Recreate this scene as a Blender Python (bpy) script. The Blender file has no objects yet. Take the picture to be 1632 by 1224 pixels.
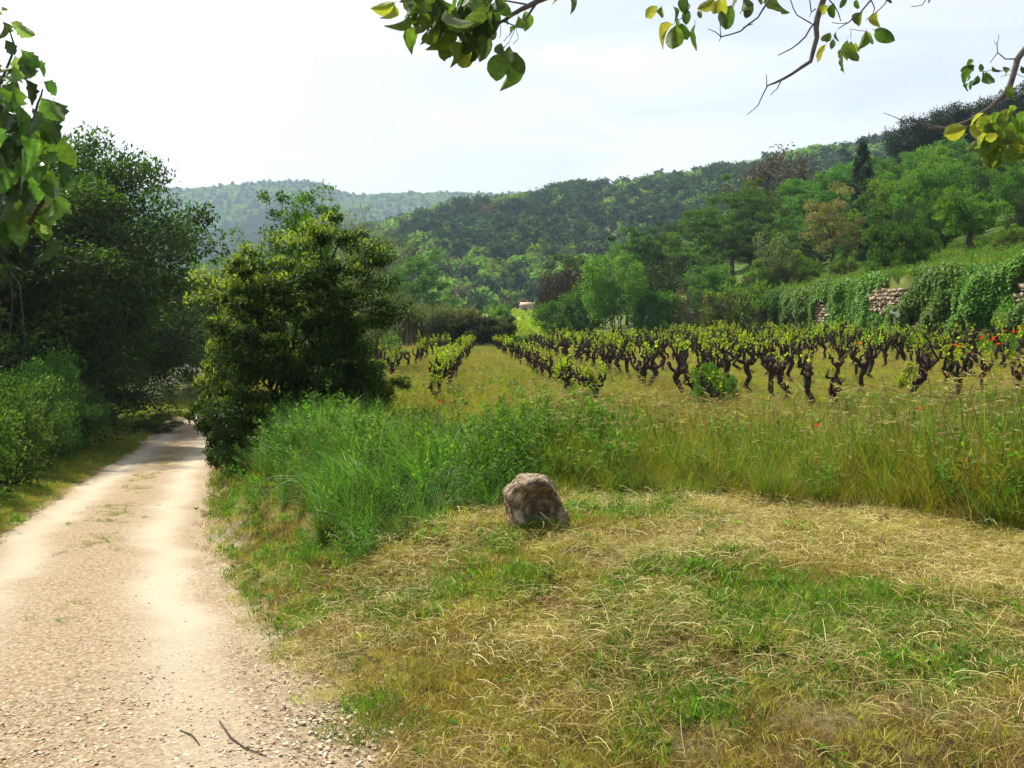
import bpy, math, random
import numpy as np
from mathutils import Vector, Matrix, Euler

R = math.radians
rng = np.random.default_rng(11)
random.seed(11)
C = bpy.context.scene.collection
SC = bpy.context.scene

# ------------------------------------------------------------------ camera
PITCH, FPX, EYE = R(3.83), 1450.0, 2.0
cam_d = bpy.data.cameras.new('camera'); cam = bpy.data.objects.new('camera', cam_d); C.objects.link(cam)
cam.location = (0, 0, EYE); cam.rotation_euler = (R(90) - PITCH, 0, 0)
cam_d.sensor_width = 36; cam_d.lens = 36 * FPX / 1632; cam_d.clip_end = 9000; cam_d.clip_start = 0.05
SC.camera = cam

# ------------------------------------------------------------------ light
SUN_AZ, SUN_EL = R(-38), R(50)          # azimuth from +Y, negative = to the left
sd = bpy.data.lights.new('sun', 'SUN'); sun = bpy.data.objects.new('sun', sd); C.objects.link(sun)
sd.energy = 5.0; sd.angle = R(1.5); sd.color = (1.0, 0.92, 0.76)
sdir = Vector((math.sin(SUN_AZ) * math.cos(SUN_EL), math.cos(SUN_AZ) * math.cos(SUN_EL), math.sin(SUN_EL)))
sun.rotation_euler = sdir.to_track_quat('Z', 'Y').to_euler(); sun.location = (0, 0, 60)
SC.view_settings.view_transform = 'Standard'; SC.view_settings.look = 'None'
SC.view_settings.exposure = 0.80; SC.view_settings.gamma = 1.0
SC.view_settings.use_curve_mapping = False
cy = SC.cycles
cy.max_bounces = 7; cy.diffuse_bounces = 3; cy.glossy_bounces = 2; cy.transmission_bounces = 4; cy.transparent_max_bounces = 6
cy.volume_bounces = 0; cy.use_denoising = True

w = bpy.data.worlds.new('World'); SC.world = w; w.use_nodes = True
nt = w.node_tree; nt.nodes.clear()
N = nt.nodes.new; L = nt.links.new
out = N('ShaderNodeOutputWorld'); add = N('ShaderNodeAddShader')
bg1 = N('ShaderNodeBackground'); bg2 = N('ShaderNodeBackground')
sky = N('ShaderNodeTexSky'); sky.sky_type = 'NISHITA'; sky.sun_disc = False
sky.sun_elevation = SUN_EL; sky.sun_rotation = SUN_AZ; sky.air_density = 1.2; sky.dust_density = 3.0
bg1.inputs['Strength'].default_value = 0.05; L(sky.outputs[0], bg1.inputs['Color'])
tc = N('ShaderNodeTexCoord'); mp = N('ShaderNodeMapping'); mp.inputs['Scale'].default_value = (1.6, 1.6, 9.0)
mp.inputs['Location'].default_value = (0.3, 0.2, 0.55)
L(tc.outputs['Generated'], mp.inputs[0])
nz = N('ShaderNodeTexNoise'); nz.inputs['Scale'].default_value = 1.5; nz.inputs['Detail'].default_value = 7; nz.inputs['Roughness'].default_value = 0.52
nz.inputs['Distortion'].default_value = 0.3
L(mp.outputs[0], nz.inputs['Vector'])
cr = N('ShaderNodeValToRGB'); cr.color_ramp.elements[0].position = 0.41; cr.color_ramp.elements[1].position = 0.57
cr.color_ramp.elements[0].color = (0.80, 0.795, 0.86, 1); cr.color_ramp.elements[1].color = (1.16, 1.11, 1.08, 1)
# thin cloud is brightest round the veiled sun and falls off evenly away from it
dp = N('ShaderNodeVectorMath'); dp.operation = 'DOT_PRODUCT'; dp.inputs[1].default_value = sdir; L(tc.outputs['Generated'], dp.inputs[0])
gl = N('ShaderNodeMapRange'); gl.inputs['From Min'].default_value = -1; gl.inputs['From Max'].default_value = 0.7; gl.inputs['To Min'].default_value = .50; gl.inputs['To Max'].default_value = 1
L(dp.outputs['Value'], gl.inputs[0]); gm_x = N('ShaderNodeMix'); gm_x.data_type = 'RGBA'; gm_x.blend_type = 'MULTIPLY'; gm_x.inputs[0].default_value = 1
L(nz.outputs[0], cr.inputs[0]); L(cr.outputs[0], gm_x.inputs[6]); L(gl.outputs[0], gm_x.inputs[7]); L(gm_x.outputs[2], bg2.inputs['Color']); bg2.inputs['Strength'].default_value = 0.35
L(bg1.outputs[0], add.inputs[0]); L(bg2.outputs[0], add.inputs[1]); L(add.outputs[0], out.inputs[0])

# ------------------------------------------------------------------ noise
def _hash(ix, iy, s):
    h = (ix.astype(np.int64) * 374761393 + iy.astype(np.int64) * 668265263 + s * 1274126177) & 0xffffffff
    h = ((h ^ (h >> 13)) * 1274126177) & 0xffffffff
    return ((h ^ (h >> 16)) & 0xffffff) / float(0xffffff)
def vnoise(x, y, s=0):
    x = np.asarray(x, float); y = np.asarray(y, float)
    ix = np.floor(x); iy = np.floor(y); fx = x - ix; fy = y - iy
    fx = fx * fx * (3 - 2 * fx); fy = fy * fy * (3 - 2 * fy)
    a = _hash(ix, iy, s); b = _hash(ix + 1, iy, s); c = _hash(ix, iy + 1, s); d = _hash(ix + 1, iy + 1, s)
    return (a + (b - a) * fx) * (1 - fy) + (c + (d - c) * fx) * fy
def fbm(x, y, s=0, o=4):
    t = 0; a = 1; tot = 0
    for i in range(o):
        t = t + a * vnoise(np.asarray(x) * 2 ** i, np.asarray(y) * 2 ** i, s + i * 17); tot += a; a *= 0.5
    return t / tot            # 0..1, mean .5
def sm(x, a, b):
    t = np.clip((np.asarray(x, float) - a) / (b - a), 0, 1); return t * t * (3 - 2 * t)

# ------------------------------------------------------------------ terrain
def road_z(y):
    y = np.asarray(y, float)
    return 0.1 - 0.075 * np.where(y < 34, y, 34 + 6 * (1 - np.exp(-(np.maximum(y, 34) - 34) / 6)))
def _edge(px, py):
    a = math.tan(math.atan((py - 612) / FPX) + PITCH); D = 1.9 / (a - 0.075)
    if py < 680: D = 44
    s = D * math.cos(PITCH) + (EYE - float(road_z(D))) * math.sin(PITCH)
    return D, (px - 816) / FPX * s
_re = [_edge(545, 1224), _edge(430, 1060), _edge(352, 930), _edge(322, 850), _edge(333, 760), _edge(349, 700), _edge(352, 650)]
RY = np.array([-6, 0.5] + [e[0] for e in _re] + [60, 90]); RX = np.array([4.0, 1.3] + [e[1] for e in _re] + [-12.5, -14])
_ly = [_edge(0, 858), _edge(150, 762), _edge(240, 702), _edge(335, 655)]
print('road right', [(round(a, 1), round(b, 1)) for a, b in _re]); print('road left', [(round(a, 1), round(b, 1)) for a, b in _ly])
def road_r(y):       # right edge, smoothed
    y = np.asarray(y, float)
    return (np.interp(y - 0.8, RY, RX) + 2 * np.interp(y, RY, RX) + np.interp(y + 0.8, RY, RX)) / 4
def road_w(y): return 2.75 + 1.6 * sm(-np.asarray(y, float), -7.5, -1.0)
U_W = 19.8
def uco(x, y): return np.asarray(x) + 0.0358 * np.asarray(y)
def field_z(x, y):
    u = uco(x, y); y = np.asarray(y, float)
    z = 0.35 + 0.044 * np.log1p(np.exp((u - 6) / 1.5)) * 1.5
    top = 4.3 - 1.4 * sm(y, 52, 85) + 0 * u
    ww = 0.25 + 4.0 * sm(y, 64, 88)
    rise = sm(u, U_W + 0.15, U_W + 0.15 + ww)
    base = 0.35 + 0.044 * (U_W - 6)
    z = np.where(u > U_W, base + (top - base) * rise, z)
    z = z + 0.5 * sm(u, U_W + 0.4, U_W + 4)
    z = z + 0.30 * np.maximum(u - (U_W + 3.5), 0) * (1 - 0.25 * sm(u, 50, 120)) * sm(y, -40, 20)
    z = z + sm(u, U_W, U_W + 8) * 0.035 * np.maximum(y - 60, 0)
    z = z + 0.03 * np.maximum(y - 90, 0) * (1 - sm(y, 250, 330)) + sm(y, 250, 330) * 0.03 * 190
    return z
def ground_z(x, y, bump=True):
    x = np.asarray(x, float); y = np.asarray(y, float)
    rr = road_r(y); rw = road_w(y); rz = road_z(y)
    t = x - rr
    fz = field_z(x, y)
    bw = np.interp(y, [2, 6, 9, 12, 16, 22, 40], [2.4, 2.6, 2.2, 1.5, 1.5, 1.8, 3.0])
    k = np.clip(t / bw, 0, 1); k = k * k * (3 - 2 * k)
    k = 0.75 * k + 0.25 * np.clip(t / bw, 0, 1)
    valley = -2.6 + 0 * x
    left = rz + 0.12 * sm(-(t + rw), 0, 0.8) + 0.02 * np.maximum(-(t + rw) - 3, 0)
    z = np.where(t > 0, rz + (fz - rz) * k, np.where(t < -rw, left, rz))
    far = sm(y, 60, 120); z = z * (1 - far) + far * np.where(x > -20, np.maximum(fz, valley), fz + (valley * 0.2) * sm(-x, 20, 60))
    if bump:
        off = sm(t, 0.0, 0.7) + sm(-(t + rw), 0.0, 0.7)
        near = 1 - sm(np.hypot(x, y), 30, 90)
        z = z + off * near * ((fbm(x * 1.3, y * 1.3, 5, 4) - .5) * 0.16 + (fbm(x * 3.2, y * 3.2, 9, 3) - .5) * 0.13)
        ins = (1 - sm(t, 0.0, 0.3)) * (1 - sm(-(t + rw), 0.0, 0.3)) * near
        z = z + ins * ((fbm(x * .8, y * .8, 31, 3) - .5) * 0.06)
        z = z + sm(np.hypot(x, y), 60, 140) * (fbm(x * .05, y * .05, 3, 3) - .5) * 1.5 * (1 - sm(uco(x, y), 15, 24) * 0.2)
    return z
def gz(x, y): return float(ground_z(x, y))
def pt(px, py, D):
    """world point seen at pixel (px,py) of the 1632x1224 photograph at distance y=D"""
    dx = (px - 816) / FPX; dz = -(py - 612) / FPX
    dy = math.cos(PITCH) + dz * math.sin(PITCH); dzz = -math.sin(PITCH) + dz * math.cos(PITCH)
    s = D / dy
    return Vector((dx * s, D, EYE + dzz * s))
def gp(px, D):
    x = pt(px, 540, D).x
    return Vector((x, D, gz(x, D)))

# ------------------------------------------------------------------ mesh + object helpers
def np_mesh(name, V, T, mats, mi=None, tint=None, smooth=False, attrs=None):
    V = np.asarray(V, np.float32).reshape(-1, 3); T = np.asarray(T, np.int32)
    k = T.shape[1]
    me = bpy.data.meshes.new(name)
    me.vertices.add(len(V)); me.vertices.foreach_set('co', V.ravel())
    me.loops.add(T.size); me.loops.foreach_set('vertex_index', T.ravel())
    me.polygons.add(len(T)); me.polygons.foreach_set('loop_start', np.arange(0, T.size, k, dtype=np.int32))
    me.polygons.foreach_set('loop_total', np.full(len(T), k, np.int32))
    if mi is not None: me.polygons.foreach_set('material_index', np.asarray(mi, np.int32))
    for m in mats: me.materials.append(m)
    if tint is not None:
        a = me.attributes.new('tint', 'FLOAT', 'FACE'); a.data.foreach_set('value', np.asarray(tint, np.float32))
    for an, av in (attrs or {}).items():
        a = me.attributes.new(an, 'FLOAT', 'POINT'); a.data.foreach_set('value', np.asarray(av, np.float32))
    me.update(calc_edges=True)
    if smooth: me.polygons.foreach_set('use_smooth', np.ones(len(T), bool))
    return me
def link(name, me, parent=None, loc=(0, 0, 0), rz=0.0, sc=1.0, rot=None):
    o = bpy.data.objects.new(name, me); C.objects.link(o); o.location = loc
    o.rotation_euler = rot if rot is not None else (0, 0, rz)
    o.scale = (sc, sc, sc) if not hasattr(sc, '__len__') else sc
    if parent is not None: o.parent = parent
    return o
def tag(o, label, cat, group=None, kind=None):
    o['label'] = label
    if cat: o['category'] = cat
    if group: o['group'] = group
    if kind: o['kind'] = kind
    return o

ORD = 'zeroth first second third fourth fifth sixth seventh eighth ninth tenth eleventh twelfth thirteenth fourteenth fifteenth sixteenth seventeenth eighteenth nineteenth twentieth'.split()
ORD += ['twenty-' + o for o in ORD[1:10]] + ['thirtieth'] + ['thirty-' + o for o in ORD[1:10]] + ['fortieth'] + ['forty-' + o for o in ORD[1:10]] + ['fiftieth']
class MB:
    def __init__(s): s.V = []; s.T = []; s.M = []; s.t = []; s.n = 0
    def add(s, V, T, mat=0, tint=None):
        V = np.asarray(V, float).reshape(-1, 3); T = np.asarray(T, int).reshape(-1, 3)
        s.V.append(V); s.T.append(T + s.n); s.n += len(V); s.M.append(np.full(len(T), mat))
        s.t.append(np.full(len(T), rng.random()) if tint is None else (np.full(len(T), tint) if np.isscalar(tint) else np.asarray(tint)))
    def mesh(s, name, mats, smooth=False):
        return np_mesh(name, np.concatenate(s.V), np.concatenate(s.T), mats, np.concatenate(s.M), np.concatenate(s.t), smooth)
def tube(P, r, sides=6, noise=0.0, cap=True):
    P = np.asarray(P, float); n = len(P); r = np.broadcast_to(np.asarray(r, float), (n,))
    d = np.gradient(P, axis=0); d /= np.linalg.norm(d, axis=1)[:, None] + 1e-9
    up = np.array([0.31, 0.17, 0.93]) if abs(d[0][2]) < .9 else np.array([0.9, .3, .1])
    V = []
    for i in range(n):
        a = np.cross(d[i], up); a /= np.linalg.norm(a) + 1e-9; b = np.cross(d[i], a)
        up = np.cross(a, d[i])
        for k in range(sides):
            th = 2 * math.pi * k / sides
            rr = r[i] * (1 + noise * (rng.random() - .5))
            V.append(P[i] + rr * (math.cos(th) * a + math.sin(th) * b))
    T = []
    for i in range(n - 1):
        for k in range(sides):
            a0 = i * sides + k; a1 = i * sides + (k + 1) % sides; b0 = a0 + sides; b1 = a1 + sides
            T += [(a0, a1, b1), (a0, b1, b0)]
    if cap:
        V.append(P[-1] + d[-1] * r[-1] * .5); V.append(P[0])
        for k in range(sides):
            T.append(((n - 1) * sides + k, (n - 1) * sides + (k + 1) % sides, n * sides))
            T.append(((k + 1) % sides, k, n * sides + 1))
    return np.array(V), np.array(T)
def wobble(p0, p1, n, amp, g=0):
    p0 = np.asarray(p0, float); p1 = np.asarray(p1, float); t = np.linspace(0, 1, n)[:, None]
    P = p0 + (p1 - p0) * t; L_ = np.linalg.norm(p1 - p0)
    P[1:-1] += rng.normal(0, 1, (n - 2, 3)) * amp * L_
    P[:, 2] += g * L_ * (np.sin(t[:, 0] * math.pi))
    return P

QUAD = (np.array([[0, 0, 0], [.5, .5, .12], [1, 0, 0], [.5, -.5, .12]]), np.array([[0, 1, 2], [0, 2, 3]]))
OVAL = (np.array([[0, 0, 0], [.32, .44, .10], [.72, .36, .10], [1, 0, -.06], [.72, -.36, .10], [.32, -.44, .10], [.5, 0, -.02]]),
        np.array([[0, 1, 6], [1, 2, 6], [2, 3, 6], [3, 4, 6], [4, 5, 6], [5, 0, 6]]))
def leaf_batch(P, A, Nn, S, W, tmpl=QUAD):
    """P base points, A axis dirs, Nn rough normals, S lengths, W width/length"""
    A = A / (np.linalg.norm(A, axis=1)[:, None] + 1e-9)
    B = np.cross(Nn, A); B /= np.linalg.norm(B, axis=1)[:, None] + 1e-9
    Q = np.cross(A, B)
    tv, tt = tmpl; k = len(tv)
    S = np.broadcast_to(S, (len(P),))[:, None, None]
    W = np.broadcast_to(W, (len(P),))[:, None, None]
    V = P[:, None, :] + S * (tv[None, :, 0:1] * A[:, None, :] + W * tv[None, :, 1:2] * B[:, None, :] + W * tv[None, :, 2:3] * Q[:, None, :])
    T = (np.arange(len(P)) * k)[:, None, None] + tt[None]
    return V.reshape(-1, 3), T.reshape(-1, 3), len(tt)
def rnd_dirs(n, up=0.0):
    d = rng.normal(0, 1, (n, 3)); d /= np.linalg.norm(d, axis=1)[:, None]
    d[:, 2] += up; return d / (np.linalg.norm(d, axis=1)[:, None] + 1e-9)

# ------------------------------------------------------------------ materials
def newmat(name):
    m = bpy.data.materials.new(name); m.use_nodes = True; m.node_tree.nodes.clear(); return m, m.node_tree
def leaf_mat(name, c0, c1, trans=0.35, c2=None, rough=0.6, hue=0.25, tcol=None, spec=0.14):
    """two-sided leaf: colour from each leaf's own tint between c0 and c1 (c2 the rare tip), varied per plant"""
    m, t = newmat(name); N = t.nodes.new; L = t.links.new
    at = N('ShaderNodeAttribute'); at.attribute_name = 'tint'; at.attribute_type = 'GEOMETRY'
    rp = N('ShaderNodeValToRGB'); e = rp.color_ramp.elements
    e[0].color = (*c0, 1); e[1].color = (*c1, 1)
    if c2: n3 = rp.color_ramp.elements.new(0.93); n3.color = (*c1, 1); rp.color_ramp.elements[-1].color = (*c2, 1)
    L(at.outputs['Fac'], rp.inputs[0])
    oi = N('ShaderNodeObjectInfo'); hs = N('ShaderNodeHueSaturation')
    mr = N('ShaderNodeMapRange'); mr.inputs['To Min'].default_value = 1 - hue; mr.inputs['To Max'].default_value = 1 + hue
    mh = N('ShaderNodeMapRange'); mh.inputs['To Min'].default_value = 0.5 - hue * .06; mh.inputs['To Max'].default_value = 0.5 + hue * .06
    L(oi.outputs['Random'], mr.inputs[0]); L(oi.outputs['Random'], mh.inputs[0])
    L(mr.outputs[0], hs.inputs['Value']); L(mh.outputs[0], hs.inputs['Hue']); L(rp.outputs[0], hs.inputs['Color'])
    p = N('ShaderNodeBsdfPrincipled'); p.inputs['Roughness'].default_value = rough; p.inputs['Specular IOR Level'].default_value = spec
    L(hs.outputs[0], p.inputs['Base Color'])
    tr = N('ShaderNodeBsdfTranslucent'); mx = N('ShaderNodeMixShader'); mx.inputs[0].default_value = trans
    g = N('ShaderNodeMix'); g.data_type = 'RGBA'; g.blend_type = 'MULTIPLY'; g.inputs[0].default_value = 1
    L(hs.outputs[0], g.inputs[6]); g.inputs[7].default_value = (*(tcol or (1.6, 1.9, 0.7)), 1)
    L(g.outputs[2], tr.inputs['Color'])
    o = N('ShaderNodeOutputMaterial'); L(p.outputs[0], mx.inputs[1]); L(tr.outputs[0], mx.inputs[2]); L(mx.outputs[0], o.inputs[0])
    return m
def rough_mat(name, cols, scale=5.0, bump=0.3, rough=0.9, detail=8, spec=0.2, scale2=None, dist=0.02):
    """solid surface with noise-driven colours (list of (pos, rgb)) and bump, in object space"""
    m, t = newmat(name); N = t.nodes.new; L = t.links.new
    tc = N('ShaderNodeTexCoord'); nz = N('ShaderNodeTexNoise'); nz.inputs['Scale'].default_value = scale; nz.inputs['Detail'].default_value = detail
    nz.inputs['Roughness'].default_value = 0.65
    L(tc.outputs['Object'], nz.inputs['Vector'])
    rp = N('ShaderNodeValToRGB'); el = rp.color_ramp.elements
    el[0].position = cols[0][0]; el[0].color = (*cols[0][1], 1); el[1].position = cols[-1][0]; el[1].color = (*cols[-1][1], 1)
    for pos, c in cols[1:-1]:
        q = el.new(pos); q.color = (*c, 1)
    L(nz.outputs[0], rp.inputs[0])
    oi = N('ShaderNodeObjectInfo'); hs = N('ShaderNodeHueSaturation'); mr = N('ShaderNodeMapRange')
    mr.inputs['To Min'].default_value = 0.8; mr.inputs['To Max'].default_value = 1.2
    L(oi.outputs['Random'], mr.inputs[0]); L(mr.outputs[0], hs.inputs['Value']); L(rp.outputs[0], hs.inputs['Color'])
    n2 = N('ShaderNodeTexNoise'); n2.inputs['Scale'].default_value = scale2 or scale * 6; n2.inputs['Detail'].default_value = 6; L(tc.outputs['Object'], n2.inputs['Vector'])
    bp = N('ShaderNodeBump'); bp.inputs['Strength'].default_value = bump; bp.inputs['Distance'].default_value = dist; L(n2.outputs[0], bp.inputs['Height'])
    p = N('ShaderNodeBsdfPrincipled'); p.inputs['Roughness'].default_value = rough; p.inputs['Specular IOR Level'].default_value = spec
    L(hs.outputs[0], p.inputs['Base Color']); L(bp.outputs[0], p.inputs['Normal'])
    o = N('ShaderNodeOutputMaterial'); L(p.outputs[0], o.inputs[0]); return m

M = {}
M['bark'] = rough_mat('bark', [(.3, (.035, .027, .02)), (.7, (.13, .105, .08))], 6, .6)
M['vine_bark'] = rough_mat('vine_bark', [(.3, (.014, .010, .008)), (.7, (.07, .048, .038))], 14, .9, dist=.01)
M['twig'] = rough_mat('twig', [(.3, (.05, .045, .05)), (.7, (.17, .15, .15))], 30, .5, dist=.003)
M['bigoak_leaf'] = leaf_mat('bigoak_leaf', (.035, .085, .010), (.10, .19, .022))
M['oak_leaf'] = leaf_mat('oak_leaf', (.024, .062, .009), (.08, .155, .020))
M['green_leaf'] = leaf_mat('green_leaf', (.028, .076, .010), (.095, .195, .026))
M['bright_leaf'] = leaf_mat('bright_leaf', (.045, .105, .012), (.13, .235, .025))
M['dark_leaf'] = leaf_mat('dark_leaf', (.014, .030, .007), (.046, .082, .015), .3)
M['olive_leaf'] = leaf_mat('olive_leaf', (.05, .055, .02), (.12, .115, .045), .3)
M['gold_leaf'] = leaf_mat('gold_leaf', (.10, .10, .035), (.23, .21, .075), .35, tcol=(1.4, 1.3, .6))
M['pine_leaf'] = leaf_mat('pine_leaf', (.008, .018, .008), (.024, .042, .017), .12)
M['brown_leaf'] = leaf_mat('brown_leaf', (.045, .04, .022), (.10, .08, .045), .25, tcol=(1.3, 1.1, .8))
M['grey_leaf'] = leaf_mat('grey_leaf', (.07, .10, .045), (.17, .21, .10), .35)
M['bush_leaf'] = leaf_mat('bush_leaf', (.010, .026, .005), (.042, .085, .012), .35)
M['bush_flower'] = leaf_mat('bush_flower', (.10, .16, .025), (.26, .31, .06), .45, tcol=(1.3, 1.4, .5))
M['hedge_leaf'] = leaf_mat('hedge_leaf', (.025, .06, .012), (.085, .15, .032), .4, c2=(.24, .30, .12))
M['vine_leaf'] = leaf_mat('vine_leaf', (.16, .25, .02), (.36, .44, .045), .45, tcol=(1.5, 1.5, .4))
M['ivy_leaf'] = leaf_mat('ivy_leaf', (.04, .105, .012), (.15, .27, .025), .3, spec=.25)
M['white_flower'] = leaf_mat('white_flower', (.45, .45, .42), (.75, .74, .7), .3, tcol=(1, 1, 1))
M['reed'] = leaf_mat('reed', (.32, .25, .11), (.58, .46, .24), .45, tcol=(1.2, 1.1, .8))
M['reed_leaf'] = leaf_mat('reed_leaf', (.06, .075, .03), (.14, .16, .06), .3)
# grasses
M['grass_lush'] = leaf_mat('grass_lush', (.040, .100, .012), (.12, .225, .030), .4, hue=.3)
M['grass_blue'] = leaf_mat('grass_blue', (.06, .14, .035), (.20, .33, .12), .35, hue=.25, spec=.4, rough=.4)
M['grass_yellow'] = leaf_mat('grass_yellow', (.15, .185, .018), (.40, .40, .05), .4, hue=.3, tcol=(1.4, 1.4, .5))
M['grass_green'] = leaf_mat('grass_green', (.05, .12, .015), (.16, .25, .035), .4, hue=.3)
M['straw'] = leaf_mat('straw', (.34, .28, .10), (.68, .60, .29), .25, hue=.3, tcol=(1.2, 1.1, .8))
M['straw_brown'] = leaf_mat('straw_brown', (.09, .05, .02), (.29, .17, .065), .2, hue=.3, tcol=(1.2, 1, .8))
M['grass_dry'] = leaf_mat('grass_dry', (.19, .165, .03), (.50, .41, .11), .3, hue=.3, tcol=(1.3, 1.2, .6))
M['seed_purple'] = leaf_mat('seed_purple', (.15, .09, .045), (.32, .21, .10), .3, hue=.3, tcol=(1.3, 1, .9))
M['seed_pale'] = leaf_mat('seed_pale', (.24, .24, .08), (.43, .40, .17), .4, hue=.2, tcol=(1.2, 1.1, .8))
M['poppy'] = leaf_mat('poppy', (.55, .03, .01), (.75, .06, .015), .4, hue=.1, tcol=(1.3, .8, .6))

def ground_material():
    m, t = newmat('ground'); N = t.nodes.new; L = t.links.new
    tc = N('ShaderNodeTexCoord')
    def noise(s, d=8, r=.6):
        n = N('ShaderNodeTexNoise'); n.inputs['Scale'].default_value = s; n.inputs['Detail'].default_value = d; n.inputs['Roughness'].default_value = r
        L(tc.outputs['Object'], n.inputs['Vector']); return n.outputs[0]
    def ramp(f, els):
        r = N('ShaderNodeValToRGB'); e = r.color_ramp.elements
        e[0].position = els[0][0]; e[0].color = (*els[0][1], 1); e[1].position = els[-1][0]; e[1].color = (*els[-1][1], 1)
        for p, c in els[1:-1]:
            q = e.new(p); q.color = (*c, 1)
        L(f, r.inputs[0]); return r.outputs[0]
    def att(n):
        a = N('ShaderNodeAttribute'); a.attribute_name = n; return a.outputs['Fac']
    def mix(f, a, b):
        x = N('ShaderNodeMix'); x.data_type = 'RGBA'; L(f, x.inputs[0]); L(a, x.inputs[6]); L(b, x.inputs[7]); return x.outputs[2]
    soil = ramp(noise(9), [(.3, (.022, .015, .009)), (.5, (.075, .05, .028)), (.7, (.17, .115, .06))])
    dry = ramp(noise(3.5), [(.3, (.11, .09, .028)), (.5, (.26, .22, .06)), (.7, (.40, .35, .12))])
    green = ramp(noise(.9), [(.3, (.035, .06, .015)), (.55, (.08, .13, .025)), (.75, (.15, .19, .04))])
    bright = ramp(noise(1.2), [(.3, (.12, .20, .03)), (.7, (.30, .36, .05))])
    dirt = ramp(noise(24, 10, .75), [(.30, (.13, .09, .055)), (.43, (.27, .20, .13)), (.55, (.40, .33, .235)), (.7, (.54, .48, .36))])
    c = mix(att('dry'), soil, dry); c = mix(att('green'), c, green); c = mix(att('bright'), c, bright); c = mix(att('dirt'), c, dirt)
    p = N('ShaderNodeBsdfPrincipled'); p.inputs['Roughness'].default_value = 1; p.inputs['Specular IOR Level'].default_value = .1
    L(c, p.inputs['Base Color'])
    bp = N('ShaderNodeBump'); bp.inputs['Strength'].default_value = .8; bp.inputs['Distance'].default_value = .04; L(noise(22, 10, .7), bp.inputs['Height']); L(bp.outputs[0], p.inputs['Normal'])
    o = N('ShaderNodeOutputMaterial'); L(p.outputs[0], o.inputs[0]); return m
M['ground'] = ground_material()

def road_material():
    m, t = newmat('gravel_road'); N = t.nodes.new; L = t.links.new
    tc = N('ShaderNodeTexCoord')
    def noise(s, d=8, r=.6):
        n = N('ShaderNodeTexNoise'); n.inputs['Scale'].default_value = s; n.inputs['Detail'].default_value = d; n.inputs['Roughness'].default_value = r
        L(tc.outputs['Object'], n.inputs['Vector']); return n.outputs[0]
    def ramp(f, els):
        r = N('ShaderNodeValToRGB'); e = r.color_ramp.elements
        e[0].position = els[0][0]; e[0].color = (*els[0][1], 1); e[1].position = els[-1][0]; e[1].color = (*els[-1][1], 1)
        for p, c in els[1:-1]:
            q = e.new(p); q.color = (*c, 1)
        L(f, r.inputs[0]); return r.outputs[0]
    def mix(f, a, b, bt='MIX'):
        x = N('ShaderNodeMix'); x.data_type = 'RGBA'; x.blend_type = bt
        if isinstance(f, float): x.inputs[0].default_value = f
        else: L(f, x.inputs[0])
        L(a, x.inputs[6]); L(b, x.inputs[7]); return x.outputs[2]
    rough = ramp(noise(26, 10, .75), [(.30, (.13, .085, .055)), (.43, (.30, .23, .155)), (.55, (.43, .36, .26)), (.7, (.57, .51, .39))])
    fine = ramp(noise(60, 8, .7), [(.3, (.33, .285, .205)), (.5, (.44, .39, .30)), (.7, (.54, .49, .385))])
    a = N('ShaderNodeAttribute'); a.attribute_name = 'rut'
    vo = N('ShaderNodeTexVoronoi'); vo.inputs['Scale'].default_value = 38; L(tc.outputs['Object'], vo.inputs['Vector'])
    peb = ramp(vo.outputs['Distance'], [(.0, (1.1, 1.08, 1.02)), (.35, (.95, .93, .9)), (.6, (.62, .55, .45))])
    c = mix(a.outputs['Fac'], mix(0.75, rough, peb, 'MULTIPLY'), fine)
    p = N('ShaderNodeBsdfPrincipled'); p.inputs['Roughness'].default_value = .95; p.inputs['Specular IOR Level'].default_value = .15
    L(c, p.inputs['Base Color'])
    bp = N('ShaderNodeBump'); bp.inputs['Strength'].default_value = .7; bp.inputs['Distance'].default_value = .02; L(noise(45, 10, .8), bp.inputs['Height']); L(bp.outputs[0], p.inputs['Normal'])
    o = N('ShaderNodeOutputMaterial'); L(p.outputs[0], o.inputs[0]); return m
M['road'] = road_material()

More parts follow.
